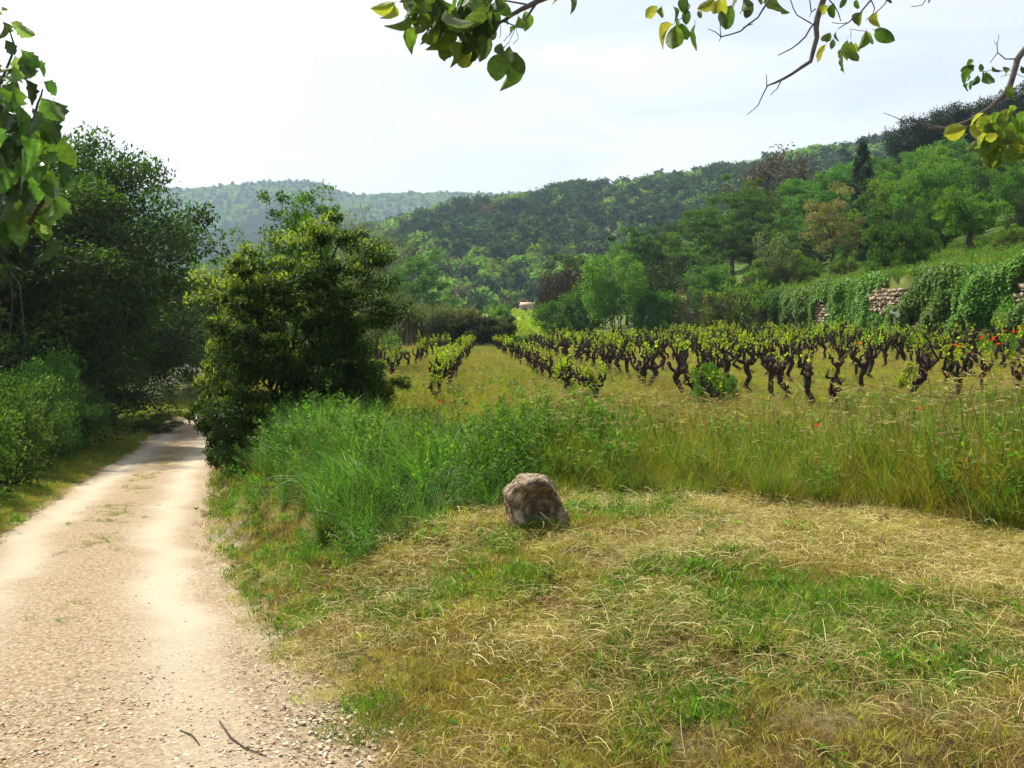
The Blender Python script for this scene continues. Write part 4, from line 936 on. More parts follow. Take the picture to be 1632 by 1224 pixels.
put('bank_weeds', lush, x, y, pick(n, [.15, .1, .4, .35]), .35 + .35 * rng.random(n), 'leafy weeds and brambles hanging down the bank', 'weeds', .5)
# tall uncut grass in front of the vineyard
n = 15500; x, y = area_pts(n, .2, 11.5, 5.5, 17.5)
te = tall_edge(x); dep = y - te; k = (dep > -.05) & infr(x, y, 33) & (rng.random(n) < .40 + .75 * (1 - sm(dep, .2, 5))); x, y, dep = x[k], y[k], dep[k]; n = len(x)
gn = fbm(x * .7, y * .7, 23, 3); gr = sm(x - .1 * y, 3.0, 4.4)
idx = np.where(rng.random(n) < gr * .8, pick(n, [.1, .3, 0, .35, 0, .25]), np.where(gn > .5, pick(n, [.44, .06, .24, .04, .20, .02]), pick(n, [.42, .18, .16, .08, .12, .04])))
sc = (.82 + .4 * rng.random(n)) * (.6 + .4 * sm(dep, 0, .8)) * (1 - .55 * sm(dep, 1.2, 4.0)) * (1 + .40 * sm(x, 2.6, 4.2) * (1 - sm(dep, 1.5, 3.5)))
put('tall_grass', tallg, x, y, idx, sc, 'tall uncut yellow-green grass with purplish seed heads before the vineyard', 'grass', .16)
# vineyard floor
n = 30000; x, y = fan(n, 10.5, 64, -22, 33, 1.45)
u = uco(x, y); t = x - road_r(y); k = (t > 1.6) & (u < U_W + .2) & (u > -7.5) & (y > np.where(x < .5, tall_edge(x) + 2.0, tall_edge(x) + 3.5)) & (y < 63.5); x, y = x[k], y[k]; n = len(x)
gn = fbm(x * .35, y * .2, 25, 4); rb = fbm(x * .5 + 9, y * .25, 26, 3); r = rng.random(n)
idx = np.where(r < sm(gn, .53, .70) * .55, pick(n, [.60, .20, .1, 0, .1]), np.where(rb > .54, pick(n, [.3, .0, .48, .22, .0]), pick(n, [.62, .02, .32, .02, .02])))
far = sm(y, 14, 45); wrow = .55 + .45 * sm(uco(x, y), 6, -1); 
sc = (.6 + .5 * rng.random(n)) * np.where(uco(x, y) > 5, .62, 1.0) * (1 - .25 * far) * (1 - .15 * (1 - sm(y, 14, 18)))
scl = np.stack([np.maximum(sc, .8), np.maximum(sc, .8), sc], -1)
put('vineyard_grass', fieldg, x, y, idx, scl, 'yellowing grass and weeds between the vine rows', 'grass', .1)
# grass bank over the wall, foot of the wall, strip at the end of the vineyard
n = 16000; y = 20 + 75 * rng.random(n) ** 1.2; u = U_W - 1.6 + 14 * rng.random(n) ** 1.5; x = u - .0358 * y
k = infr(x, y, 33) & ((u > U_W + .5) | (u < U_W - .05)); x, y, u = x[k], y[k], u[k]; n = len(x)
idx = pick(n, [.12, .55, .05, .05, .23]); put('bank_top_grass', fieldg, x, y, idx, np.where(u < U_W, 1.7, 1.1) * (.6 + .6 * rng.random(n)), 'fresh green grass on the bank above the terrace wall', 'grass', .2)
n = 3500; x, y = fan(n, 62, 80, -3, 22); k = uco(x, y) < U_W + 1; x, y = x[k], y[k]
put('headland_grass', fieldg, x, y, pick(len(x), [.1, .6, 0, 0, .3]), 1.2 + .8 * rng.random(len(x)), 'green grass strip at the far end of the vineyard', 'grass')
n = 4500; x, y = fan(n, 30, 62, -26, -7); k = (x < road_r(y) - road_w(y) - .1) | ((x > road_r(y) + .3) & (y > 28)); x, y = x[k], y[k]
put('bend_grass', fieldg, x, y, pick(len(x), [.35, .3, .15, .1, .1]), .45 + .4 * rng.random(len(x)), 'short grass at the bend of the track', 'grass')
# verge left of the track and weeds in the track
n = 7000; y = 6 + 26 * rng.random(n) ** 1.3; o_ = rng.random(n) ** .8 * 1.25; x = road_r(y) - road_w(y) - o_ + .12; k = infr(x, y, 36) & (rng.random(n) < .35 + .65 * sm(o_, .1, .5)); x, y = x[k], y[k]
put('verge_grass', cut, x, y, pick(len(x), [.3, .3, .12, .18, .1, 0]), .9 + .6 * rng.random(len(x)), 'short yellowing grass strip between track and hedge', 'grass')
n = 3000; y = 4.2 + 26 * rng.random(n) ** 1.1; kx = .5 + rng.normal(0, .07, n) - .06 * (y < 9); x = road_r(y) - road_w(y) * (1 - kx)
k = infr(x, y, 33) & (fbm(x * 1.6, y * .9, 63, 3) > .57 - .05 * sm(y, 9, 14)) & (rng.random(n) < .30 + .5 * sm(y, 7, 12)); x, y = x[k], y[k]
put('track_weeds', cut, x, y, pick(len(x), [.3, .3, .25, .1, .05, 0]), .35 + .45 * rng.random(len(x)), 'sparse low weeds along the middle of the track', 'weeds')
# rows of bright young vines on the field beyond
n = 0; P = []
for rowi in range(26):
    for s in np.arange(82, 205, 1.0):
        x_ = -22 + rowi * 2.6 - .03 * s + rng.normal(0, .08)
        if -.3 < x_ / s < .055: P.append((x_, s + rng.normal(0, .2)))
P = np.array(P); lv = [plant_meshes('lv%d' % i, 70 + i, .9, .45, .05, 10, 500, .15, .22, M['vine_leaf'], .02, shape='dome')[1] for i in range(2)]
put('distant_vines', proto_col('distant_vine', lv), P[:, 0], P[:, 1], rng.integers(0, 2, len(P)), .8 + .5 * rng.random(len(P)), 'bright green vine rows on the sunny field beyond the reeds', 'vines')

# gravel
gm_ = [rough_mat('gravel%d' % i, [(.3, tuple(.75 * v for v in c)), (.7, c)], 20, .3) for i, c in enumerate([(.48, .37, .24), (.58, .48, .34), (.38, .27, .17), (.64, .55, .41)])]
ms = []
for k in range(8):
    me = stone_mesh('pebble%d' % k, 20 + k); me.materials[0] = gm_[k % 4]; ms.append(me)
gc = proto_col('gravel', ms)
n = 46000; x, y = fan(n, 3.2, 11, -33, 8, 1.2)
t = x - road_r(y); kx = 1 + t / road_w(y); rut_ = np.exp(-((kx - .2) / .12) ** 2) * sm(y, 4.2, 9) + np.exp(-((kx - .8) / .12) ** 2) * (.5 + .5 * sm(y, 4, 9))
gnn = fbm(x * 1.3, y * 1.3, 88, 3)
k = (t < .25 + .9 * rng.random(n) ** 2) & (kx > -.02) & (rng.random(n) < (1 - .93 * np.clip(rut_, 0, 1)) * (.25 + 1.2 * sm(gnn, .35, .65)) * (.15 + .85 * (1 - sm(y, 4.6, 7.5)))); x, y = x[k], y[k]; n = len(x)
kx_ = 1 + (x - road_r(y)) / road_w(y)
s = (.004 + .014 * rng.random(n) ** 2.6) * (1.15 - .4 * sm(y, 4.5, 7)); sc3 = np.stack([s * (1 + .7 * rng.random(n)), s, s * (.28 + .3 * rng.random(n))], -1)
put('gravel', gc, x, y, pick(n, [1, 1, .5, 1, 1, 1, .5, 1]), sc3, 'loose limestone gravel on the near part of the track', 'gravel', .3, .012 - .02 * np.clip(np.exp(-((kx_ - .2) / .115) ** 2) * sm(y, 4.2, 9) + np.exp(-((kx_ - .8) / .115) ** 2) * (.45 + .5 * sm(y, 4.2, 9)), 0, 1) * (kx_ < 1))

# ------------------------------------------------------------------ vines
def vine_mesh(seed):
    global rng
    keep = rng; rng = np.random.default_rng(seed); mb = MB()
    h = .46 + .20 * rng.random(); b = np.array([0, 0, -.12]); tp = np.array([rng.normal(0, .11), rng.normal(0, .11), h])
    P = wobble(b, tp, 8, .055); rr = np.array([.058, .048, .042, .040, .042, .048, .058, .060]) * (1 + .2 * rng.random(8)); mb.add(*tube(P, rr, 8, .45), tint=.5)
    tips = []; na = int(rng.integers(3, 6)); a0 = rng.random() * 6.28
    for i in range(na):
        az = a0 + i * 6.283 / na + rng.normal(0, .3); out_ = .08 + .17 * rng.random(); up = .06 + .28 * rng.random()
        p0 = tp - np.array([0, 0, .04]); m1 = p0 + np.array([math.cos(az) * out_ * .7, math.sin(az) * out_ * .7, up * .25]); e = p0 + np.array([math.cos(az) * out_, math.sin(az) * out_, up + .08])
        P = np.array([p0, p0 + (m1 - p0) * .5 + rng.normal(0, .02, 3), m1, m1 + (e - m1) * .35 + rng.normal(0, .045, 3), m1 + (e - m1) * .7 + rng.normal(0, .04, 3), e])
        mb.add(*tube(P, np.array([.042, .031, .028, .025, .028, .019]) * (1 + .3 * rng.random(6)), 7, .5), tint=.5)
        for _ in range(int(rng.integers(1, 4))):
            q = P[int(rng.integers(2, 6))]; e2 = q + np.array([rng.normal(0, .05), rng.normal(0, .05), .05 + .12 * rng.random()])
            mb.add(*tube(np.array([q, (q + e2) / 2 + rng.normal(0, .012, 3), e2]), [.018, .014, .007], 6, .4), tint=.5); tips.append(e2)
        tips.append(e)
    rng = keep
    return mb.mesh('vine_trunk%d' % seed, [M['vine_bark']], smooth=True), tips
def vine_shoots(seed, tips, amount):
    global rng
    keep = rng; rng = np.random.default_rng(seed); mb = MB()
    for tp in tips:
        if rng.random() > amount * .9 + .1: continue
        ln = .10 + (.12 + .30 * amount) * rng.random(); e = tp + np.array([rng.normal(0, .06), rng.normal(0, .06), ln])
        mb.add(*tube(wobble(tp, e, 3, .04), [.005, .004, .002], 3, cap=False), tint=.2)
        n = int(4 + 10 * amount * (.6 + rng.random())); t = rng.random(n); P = tp + (e - tp) * t[:, None]; A = rnd_dirs(n) + np.array([0, 0, .3])
        V, T, k = leaf_batch(P, A, rnd_dirs(n) + np.array([0, 0, .6]), .04 + .035 * rng.random(n), .9, OVAL); mb.add(V, T, 0, np.repeat(rng.random(n), k))
    if not mb.V: mb.add(*tube(np.array([tips[0], tips[0] + [0, 0, .04]]), [.004, .002], 3), tint=.2)
    rng = keep
    return mb.mesh('shoots%d' % seed, [M['vine_leaf']])
VM = []
for s in range(12):
    tm, tips = vine_mesh(100 + s); VM.append((tm, [vine_shoots(200 + s, tips, .15), vine_shoots(300 + s, tips, .4), vine_shoots(400 + s, tips, .8)]))
rows = [(-5.0, 28, 50, .35, .02), (-3.0, 24.0, 58, .85, .02), (-.95, 18.4, 58, .9, .03), (2.44, 16.0, 59, .97, .059), (4.45, 16.2, 62, .97, .055)] + [(6.35 + 1.98 * i, 15.6 + .15 * i, 64 + .6 * i, .95, .050 - .0015 * i) for i in range(7)]
spots = []
ordn = ['first', 'second', 'third', 'fourth', 'fifth', 'sixth', 'seventh', 'eighth', 'ninth', 'tenth', 'eleventh', 'twelfth']
for ri, (u0, y0, y1, dens, slo) in enumerate(rows):
    y = y0
    while y < y1:
        x = u0 - slo * y + rng.normal(0, .06)
        if rng.random() < dens and abs(math.degrees(math.atan2(x, y))) < 33 and not (ri == 4 and 18.9 < y < 20.6):
            spots.append((y, x, ri))
        y += 1.12 + .16 * rng.random()
spots.sort()
print('vines', len(spots))
seen_row = {}; rown = {}
rest = MB(); restl = MB()
root0 = None
for i, (y, x, ri) in enumerate(spots):
    v = int(rng.integers(12)); r = rng.random(); am = 0 if r < .35 else (1 if r < .85 else 2)
    if ri == 2: am = min(2, am + 1)
    s = .88 + .28 * rng.random(); z = gz(x, y) - .03; rz_ = rng.random() * 6.283
    if ri <= 1: s *= .8
    if ri in (2, 3): s *= .80
    if i < 300:
        first = ri not in seen_row; seen_row[ri] = 1
        o = link('grapevine', None, loc=(x, y, z), rz=rz_, sc=(s, s, s * (.95 + .15 * rng.random())))
        o.empty_display_size = .2
        rown[ri] = rown.get(ri, 0) + 1; lab = 'gnarled dark vine, %s from the near end of the %s vine row from the left' % (ORD[rown[ri]], ordn[ri])
        tag(o, lab, 'grapevine', 'vines planted in rows')
        link('trunk', VM[v][0], o); link('shoots', VM[v][1][am], o)['kind'] = 'stuff'
    else:
        for me, tgt in ((VM[v][0], rest), (VM[v][1][am], restl)):
            nv = len(me.vertices); A = np.empty(nv * 3, np.float32); me.vertices.foreach_get('co', A); A = A.reshape(-1, 3)
            nt_ = len(me.polygons); B = np.empty(nt_ * 3, np.int32); me.loops.foreach_get('vertex_index', B)
            c_, s_ = math.cos(rz_), math.sin(rz_); A = A * s; A = np.stack([A[:, 0] * c_ - A[:, 1] * s_ + x, A[:, 0] * s_ + A[:, 1] * c_ + y, A[:, 2] + z], -1)
            tgt.add(A, B.reshape(-1, 3), 0 if tgt is rest else 1, rng.random())
if rest.V:
    for q in range(len(restl.V)):
        rest.add(restl.V[q], restl.T[q] - restl.T[q].min() + (restl.T[q].min() - restl.T[q].min()), 1, restl.t[q])
    o = link('far_vines', rest.mesh('far_vines', [M['vine_bark'], M['vine_leaf']])); tag(o, 'far ends of the vine rows, dark stumps with yellow-green shoots', 'grapevines', kind='stuff')
# ------------------------------------------------------------------ the stone block
def ico(sub):
    import bmesh
    bm = bmesh.new(); bmesh.ops.create_icosphere(bm, subdivisions=sub, radius=1)
    V = np.array([v.co[:] for v in bm.verts]); T = np.array([[v.index for v in f.verts] for f in bm.faces]); bm.free(); return V, T
def fbm3(P, s, o=4): return (fbm(P[:, 0] + .6 * P[:, 1], P[:, 2] - .5 * P[:, 1], s, o) + fbm(P[:, 1] * 1.1 + 20 - .4 * P[:, 2], P[:, 0] * .7 + P[:, 2] * .7, s + 5, o) + fbm(P[:, 0] * .9 - P[:, 2] * .5 + 40, P[:, 1] + .3 * P[:, 2], s + 8, o)) / 3
V, T = ico(7)
p_ = np.abs(V) ** 4.5; V = V / (p_.sum(1) ** (1 / 4.5))[:, None]
zt_ = (V[:, 2] + 1) / 2                                  # 0 bottom, 1 top
X = V[:, 0].copy(); Y = V[:, 1].copy()
half = .245 + .0 * zt_; cx = .045 * (1 - zt_) - .01
left = X < 0
wl = .225 - .05 * (1 - zt_) + .03 * np.exp(-((zt_ - .86) / .12) ** 2); wr = .155 + .155 * (1 - zt_) ** .8
Xs = np.where(left, X * wl, X * wr)
Zs = zt_ * (.42 + .035 * np.exp(-((Xs - .02) / .12) ** 2) - .05 * sm(-Xs, .1, .2) - .045 * sm(Xs, .1, .2)) - .05
Ys = Y * (.20 + .02 * (1 - zt_))
Pn = np.stack([Xs, Ys, Zs], -1)
# hollow in the face that looks at the camera
hol = np.exp(-(((Xs - .045) / .14) ** 2 + ((Zs - .15) / .15) ** 2) ** 1.5); Pn[:, 1] += np.where(Y < -.3, .20 * hol, 0)
Pn[:, 1] += np.where(Y < 0, .045 * sm(-(Zs - .34), 0, .05), 0)      # rim overhangs
Nn = V / np.linalg.norm(V, axis=1)[:, None]
Pn += Nn * ((fbm3(Pn * 8, 3, 4) - .5) * .13 + (fbm3(Pn * 30, 9, 4) - .5) * .05)[:, None]
ms_ = rough_mat('limestone', [(.30, (.04, .028, .019)), (.45, (.13, .095, .062)), (.56, (.27, .215, .15)), (.70, (.52, .45, .35))], 14, 1.0, scale2=45, dist=.012)
sp = pt(850, 842, 7.3); sp.z = gz(sp.x, sp.y) - .01
so = link('stone_block', np_mesh('stone_block', Pn, T, [ms_], smooth=True), loc=sp, rz=R(4), sc=1.05); tag(so, 'weathered hollowed limestone block standing at the edge of the mown grass', 'stone')
def lone_stick(name, pts, r, mat, label, cat, group=None):
    P = np.array(pts, float); q = P[0].copy(); o = link(name, None, loc=q); 
    bpy.data.objects.remove(o); mb = MB(); mb.add(*tube(P - q, np.linspace(r, r * .5, len(P)), 5, .2)); o = link(name, mb.mesh(name, [mat]), loc=q); tag(o, label, cat, group); return o
a = pt(861, 816, 7.08); b = pt(886, 841, 7.0); lone_stick('straw_stalk', [a, (a + b) / 2 + Vector((0, 0, .004)), b], .004, M['straw'], 'pale dry stalk leaning across the dark face of the stone block', 'stalk')
def gpix(px, py):
    for D in np.arange(3.0, 60, .02):
        p = pt(px, py, D)
        if p.z < gz(p.x, D) + .01: return p
    return p
for pts_, lab in [([(350, 1150), (368, 1178), (392, 1195), (425, 1207)], 'thin curved twig lying on the gravel, nearest the right wheel rut'), ([(288, 1166), (306, 1172), (318, 1188)], 'short reddish twig on the gravel left of the longer one')]:
    P = [gpix(*q) for q in pts_]; P = [Vector((p.x, p.y, gz(p.x, p.y) + .010 + .003 * (k % 2))) for k, p in enumerate(P)]
    lone_stick('twig', P, .006, M['bark'], lab, 'twig')

# ------------------------------------------------------------------ hut
m_hut = rough_mat('hut_stone', [(.3, (.34, .22, .15)), (.7, (.55, .38, .28))], 1.2, .5); m_roof = rough_mat('hut_tiles', [(.3, (.33, .22, .15)), (.7, (.52, .38, .28))], 2, .5)
m_dark = rough_mat('dark_opening', [(.3, (.01, .01, .01)), (.7, (.02, .018, .015))], 3, .1)
hp = gp(838, 190); hb = pt(838, 500, 190); hh = pt(838, 489, 190).z - hb.z
hut = link('stone_hut', None, loc=(hp.x, 190, hb.z), rz=R(-8)); tag(hut, 'tiny pinkish stone hut with a dark doorway at the foot of the wooded hill', 'hut')
W_, D_ = 1.25, 1.5
def boxm(name, x0, x1, y0, y1, z0, z1, mat, par): return link(name, box_mesh(name, x0, x1, y0, y1, z0, z1, [mat]), par)
boxm('wall', -W_, -.3, -D_, D_, -2.5, hh, m_hut, hut); boxm('wall', .3, W_, -D_, D_, -2.5, hh, m_hut, hut); boxm('wall', -.3, .3, -D_, D_, -2.5, .25, m_hut, hut); boxm('wall', -.3, .3, -D_, D_, 1.05, hh, m_hut, hut)
boxm('window', -.3, .3, -D_ + .25, D_ - .2, .25, 1.05, m_dark, hut)
V = [(-W_ - .1, -D_ - .15, hh), (W_ + .1, -D_ - .15, hh), (W_ + .1, D_ + .15, hh), (-W_ - .1, D_ + .15, hh), (-W_ + .1, 0, hh + .95), (W_ + .1, 0, hh + .95)]
T = [(0, 1, 5), (0, 5, 4), (2, 3, 4), (2, 4, 5), (1, 2, 5), (3, 0, 4), (0, 3, 2), (0, 2, 1)]
link('roof', np_mesh('roof', V, np.array(T), [m_roof]), hut)

# ------------------------------------------------------------------ poppies, scrap, clumps in the vineyard
def poppy_mesh():
    mb = MB(); mb.add(*tube(np.array([[0, 0, -.02], [.01, 0, .2], [0, .01, .40]]), [.003, .0025, .002], 4), mat=0)
    st = mb.mesh('poppy_stem', [M['grass_green']]); mb = MB()
    for k in range(4):
        a = k * 1.571; th = np.linspace(-.85, .85, 5); ctr = np.array([0, 0, .40])
        rim = np.stack([np.cos(a + th) * .05, np.sin(a + th) * .05, np.full(5, .028 + .012 * (k % 2))], -1) + ctr + rng.normal(0, .004, (5, 3))
        mid = (rim - ctr) * .55 + ctr - np.array([0, 0, .008])
        V = np.concatenate([[ctr], mid, rim]); T = [(0, i + 1, i + 2) for i in range(4)] + [(i + 1, i + 6, i + 7) for i in range(4)] + [(i + 1, i + 7, i + 2) for i in range(4)]
        mb.add(V, T, 0)
    return st, mb.mesh('petals', [M['poppy']])
ps, pp = poppy_mesh()
def poppy(px, py, D, label, s=1.0, group=None):
    q = pt(px, py, D); g0 = gz(q.x, D); h = max(q.z - g0, .12)
    o = link('poppy', None, loc=(q.x, D, g0), rz=rng.random() * 6); tag(o, label, 'poppy', group); link('stem', ps, o, sc=(1, 1, h / .42)); link('petals', pp, o, loc=(0, 0, h - .42 * s), sc=s)
poppy(1303, 677, 10.5, 'red poppy among the tall grass in front of the clustered vines', .9)
poppy(1463, 651, 14.5, 'red poppy at the foot of the large gnarled vines on the right', 1.0)
poppy(703, 640, 15.5, 'red poppy at the near end of the yellow leafy vine row on the left', 1.2)
poppy(1530, 551, 22, 'brightest red poppy between the right-hand vines', 1.5)
poppy(1497, 573, 21, 'red poppy left of the brightest one between the vines', 1.0)
poppy(1520, 549, 22.5, 'small red poppy touching the brightest one', 1.0)
poppy(1548, 563, 22, 'red poppy just right of and below the brightest one', .9)
poppy(1370, 547, 27, 'lone red poppy in front of the bank, right of centre', 1.2)
poppy(1590, 548, 24, 'red poppy beside the rightmost vine trunks', 1.1)
for i in range(20):
    px = 1560 + 75 * rng.random(); poppy(px, 548 - (px - 1560) * .22 - 14 * rng.random(), 27 + 2.4 * rng.random(), '%s orange-red poppy in the patch at the foot of the wall on the right edge' % ORD[i + 1], .85, 'poppies massed at the foot of the wall')
mb = MB(); th = np.linspace(0, 1, 9); rim = np.stack([.42 * th - .2, .02 * np.sin(th * 9), .10 - .16 * th + .0 * th], -1); w_ = np.array([.03, .07, .06, .03, .04, .10, .12, .10, .03])
V = np.concatenate([rim + np.stack([0 * th, -.03 + 0 * th, w_], -1), rim - np.stack([0 * th, .03 * np.sin(th * 5), w_], -1)]); T = []
for k in range(8): T += [(k, k + 1, k + 10), (k, k + 10, k + 9)]
mb.add(V, T); me = mb.mesh('scrap', [rough_mat('white_plastic', [(.3, (.75, .75, .75)), (.7, (.85, .85, .85))], 5, .2)])
q = pt(1425, 500, 38.0); o = link('white_scrap', me, loc=q, sc=1.05); tag(o, 'small white scrap caught in the weeds below the bare stones of the wall', 'plastic scrap')
# weeds swallowing a vine and a few tall yellow shoots
wc = plant_meshes('creeper', 61, .85, .38, .02, 30, 3800, .05, .17, M['grass_lush'], .02, shape='dome', tmpl=OVAL, limbs=4)
for px, py, D, lab, s in [(1128, 655, 16.6, 'bright green weed clump swallowing a vine in the middle of the front row', 1.0), (1160, 640, 17.4, 'darker green weed clump just right of the bright one in the front row', .75)]:
    q = pt(px, py, D); plant('weed_clump', wc, (q.x, D, gz(q.x, D)), lab, 'weeds', sc=(s * .65, s * .65, s), crown='foliage', trunk='stems')
yc = plant_meshes('yshoot', 62, 1.15, .22, .1, 16, 800, .08, .12, M['vine_leaf'], .012, tmpl=OVAL, limbs=4, stems=2)
for px, D, lab in [(938, 17.2, 'tall yellow leafy shoot at the near end of the fourth vine row'), (1448, 18.0, 'tall yellow-green vine shoot behind the clustered trunks on the right'), (898, 20.5, 'yellow leafy clump in the fourth vine row')]:
    q = gp(px, D); plant('vine_shoot', yc, q, lab, 'vine shoot', sc=.7, crown='foliage', trunk='stems')

# ------------------------------------------------------------------ overhanging fruit tree: branches and single leaves
LM = [leaf_mat('hang_green', (.065, .11, .025), (.14, .19, .04), .5, hue=.25), leaf_mat('hang_dark', (.035, .065, .02), (.07, .11, .035), .45, hue=.2), leaf_mat('hang_yellow', (.19, .25, .03), (.31, .34, .06), .5, hue=.2, tcol=(1.3, 1.2, .5)), leaf_mat('hang_grey', (.07, .10, .06), (.13, .16, .11), .35, hue=.2)]
def big_leaf(name, mat, w=.55, fold=.25, curl=.2, seed=0, lobed=False):
    """leaf hanging along -Z from its base, stalk included"""
    r0 = np.random.default_rng(seed); n = 9; t = np.linspace(0, 1, n); V = []; T = []
    if lobed:
        hw = w * np.array([.12, .55, .86, .70, .92, .66, .58, .40, .0])
    else: hw = w * np.sin(np.clip(t ** .95, 0, 1) * math.pi) ** .62; hw[0] = 0; hw[-1] = 0
    mid = np.stack([0 * t, -curl * t ** 2 + .03 * np.sin(t * 5), -t], -1)
    for i in range(n):
        for s in (-1, -.5, 0, .5, 1):
            V.append(mid[i] + np.array([s * hw[i] * .5, abs(s) * hw[i] * fold + (.03 * r0.normal() * abs(s)), -.10 * abs(s) * (1 if lobed else 0) + .02 * r0.normal() * abs(s)]))
    for i in range(n - 1):
        for k in range(4):
            a = i * 5 + k; T += [(a, a + 1, a + 6), (a, a + 6, a + 5)]
    V = np.array(V); V[:, 2] -= .12; m0 = len(V)
    sv, st = tube(np.array([[0, 0, 0], [0, .01, -.07], [0, 0, -.14]]), [.012, .010, .008], 4)
    V = np.concatenate([V, sv]); T = np.concatenate([np.array(T), st + m0])
    tn = np.clip(.25 + .5 * r0.random() + .22 * r0.normal(size=len(T)), 0, 1); return np_mesh(name, V, T, [mat], tint=tn, smooth=True)
LV = [[big_leaf('hl%d%d' % (k, j), LM[k], .56 + .08 * j, .15 + .15 * j, .1 + .2 * j, j + 9 * k) for j in range(3)] for k in range(4)]
FM = [leaf_mat('fig_green', (.06, .12, .025), (.13, .20, .05), .4, hue=.3, rough=.35), leaf_mat('fig_dark', (.022, .045, .016), (.05, .085, .028), .3, hue=.2, rough=.35), leaf_mat('fig_pale', (.13, .18, .07), (.22, .28, .13), .45, hue=.2)]
FV = [[big_leaf('fl%d%d' % (k, j), FM[k], .85, .2 + .1 * j, .25 * j, j + 50 + 9 * k, True) for j in range(3)] for k in range(3)]
def hang(parent, px, py, D, L_, ang, kind, lib=None, roll=None):
    """leaf whose base is at pixel (px,py); ang = direction it points, degrees from straight down, positive to the right"""
    lib = lib or LV; p = pt(px, py, D); k = kind
    me = lib[k][int(rng.integers(3))]
    rot = Euler((rng.normal(0, .25), -R(ang), 0)).to_matrix() @ Matrix.Rotation(rng.normal(0, .7) if roll is None else roll, 3, 'Z')
    s = L_ / FPX * D * (.86 if lib is FV else 1)
    o = link('leaf', me, parent, p - parent.matrix_basis.translation - (parent.parent.matrix_basis.translation if parent.parent else Vector()), rot=rot.to_euler(), sc=s)
    return o
def branch(parent, polys, D, mat='twig', label=None):
    """polys: list of (list of pixel points, start radius, end radius)"""
    org = parent.matrix_basis.translation; mb = MB()
    for pl, r0, r1 in polys:
        P = np.array([pt(q[0], q[1], (q[2] if len(q) > 2 else D)) for q in pl])
        Q = [P[0]]
        for a, b in zip(P[:-1], P[1:]):
            m = (a + b) / 2 + rng.normal(0, .03, 3) * np.linalg.norm(b - a); Q += [m, b]
        mb.add(*tube(np.array(Q) - np.array(org), np.linspace(r0 * .62, max(r1 * .62, .0009), len(Q)), 6, .25))
    o = link('branch', mb.mesh('branch', [M[mat]], smooth=True), parent)
    if label: o['label'] = label
    return o
tb = Vector((3.4, -2.2, gz(3.4, -2.2)))
ft = link('fruit_tree', None, loc=tb); tag(ft, 'fruit tree whose leafy and bare twigs hang into the top of the view', 'tree')
mb = MB(); P = wobble((0, 0, -.2), (-.3, .5, 2.2), 7, .03); mb.add(*tube(P, np.linspace(.17, .12, 7), 10, .2))
cl = Vector((1.2, 1.3, 4.6)) - tb; cr_ = Vector((3.6, 1.6, 4.2)) - tb
for e, r in ((cl, .05), (cr_, .05), (Vector((.1, 1.0, 4.4)) - tb, .045)): mb.add(*tube(wobble(P[-1], e, 7, .04, .1), np.linspace(.1, r, 7), 8, .2))
link('trunk', mb.mesh('fruit_tree_trunk', [M['bark']], smooth=True), ft)
# centre cluster, about 2.4 m off
D1 = 2.4
b1 = branch(ft, [([(1300, -900, 1.2), (1040, -420, 1.9), (930, -60, 2.3), (872, -5), (845, 8), (815, 24), (797, 36), (785, 32)], .022, .0035), ([(905, -80, 2.35), (868, -10), (838, 30), (822, 42), (812, 56)], .007, .002), ([(822, 42), (808, 36), (790, 34)], .003, .0012),
                 ([(872, -5), (820, -25), (760, -30), (700, -18), (660, -10)], .006, .002), ([(845, 8), (800, 0), (760, 10), (730, 30)], .004, .002), ([(760, -30), (735, 10), (760, 50)], .004, .0015), ([(797, 36), (798, 52), (796, 60)], .0014, .0008), ([(812, 56), (806, 62), (803, 66)], .0014, .0008),
                 ([(822, 42), (812, 66), (800, 78)], .0014, .0008), ([(822, 42), (826, 62), (818, 70)], .0012, .0008)], D1)
cen = [(632, 2, 36, -65, 2), (630, 4, 30, -25, 2), (655, 18, 40, -40, 0), (648, 0, 30, 10, 3), (662, 15, 30, 5, 1), (650, -12, 40, 20, 0), (672, 10, 46, 0, 0), (662, -6, 40, -15, 0), (688, 5, 40, 5, 0), (672, 42, 40, -38, 0), (680, 35, 32, -5, 0), (700, 28, 34, 8, 1), (708, 55, 42, 3, 0), (722, 48, 44, -15, 0), (738, 66, 46, -22, 0), (746, 70, 38, -14, 2), (722, 60, 40, 12, 0), (708, -4, 50, 10, 0),
       (700, 2, 36, 12, 1), (715, 30, 50, -12, 0), (730, 20, 46, 6, 0), (722, 0, 44, -8, 3), (735, -10, 50, 10, 1), (745, 30, 50, -4, 1), (742, 45, 46, 10, 1), (752, 50, 44, 6, 1), (756, 5, 50, 0, 1), (765, -10, 60, 5, 1), (770, 15, 52, -6, 1), (778, 0, 48, 8, 1), (690, -22, 50, -10, 0), (725, -30, 54, 0, 0), (768, 50, 34, 0, 1), (766, 52, 38, 8, 3),
       (790, -10, 36, 0, 1), (800, -8, 34, 14, 0), (785, 15, 34, -6, 0), (826, 22, 38, -6, 0), (808, 18, 26, 0, 0), (836, 14, 30, 10, 0), (800, 66, 22, -20, 3), (812, 70, 28, 0, 3), (800, 78, 46, -14, 0), (802, 76, 40, 14, 1), (814, 78, 40, 28, 1), (817, 86, 50, -4, 0), (806, 74, 22, -40, 0), (695, 38, 40, -20, 0), (712, 10, 44, 30, 0), (740, -5, 48, -25, 1), (752, 24, 40, 20, 1), (775, 30, 36, 10, 1), (733, 44, 34, -10, 1), (884, -10, 16, 0, 2), (905, -8, 24, 40, 3)]
for a in cen: hang(b1, a[0], a[1], D1 + rng.normal(0, .06), a[2] * .98, a[3], a[4])
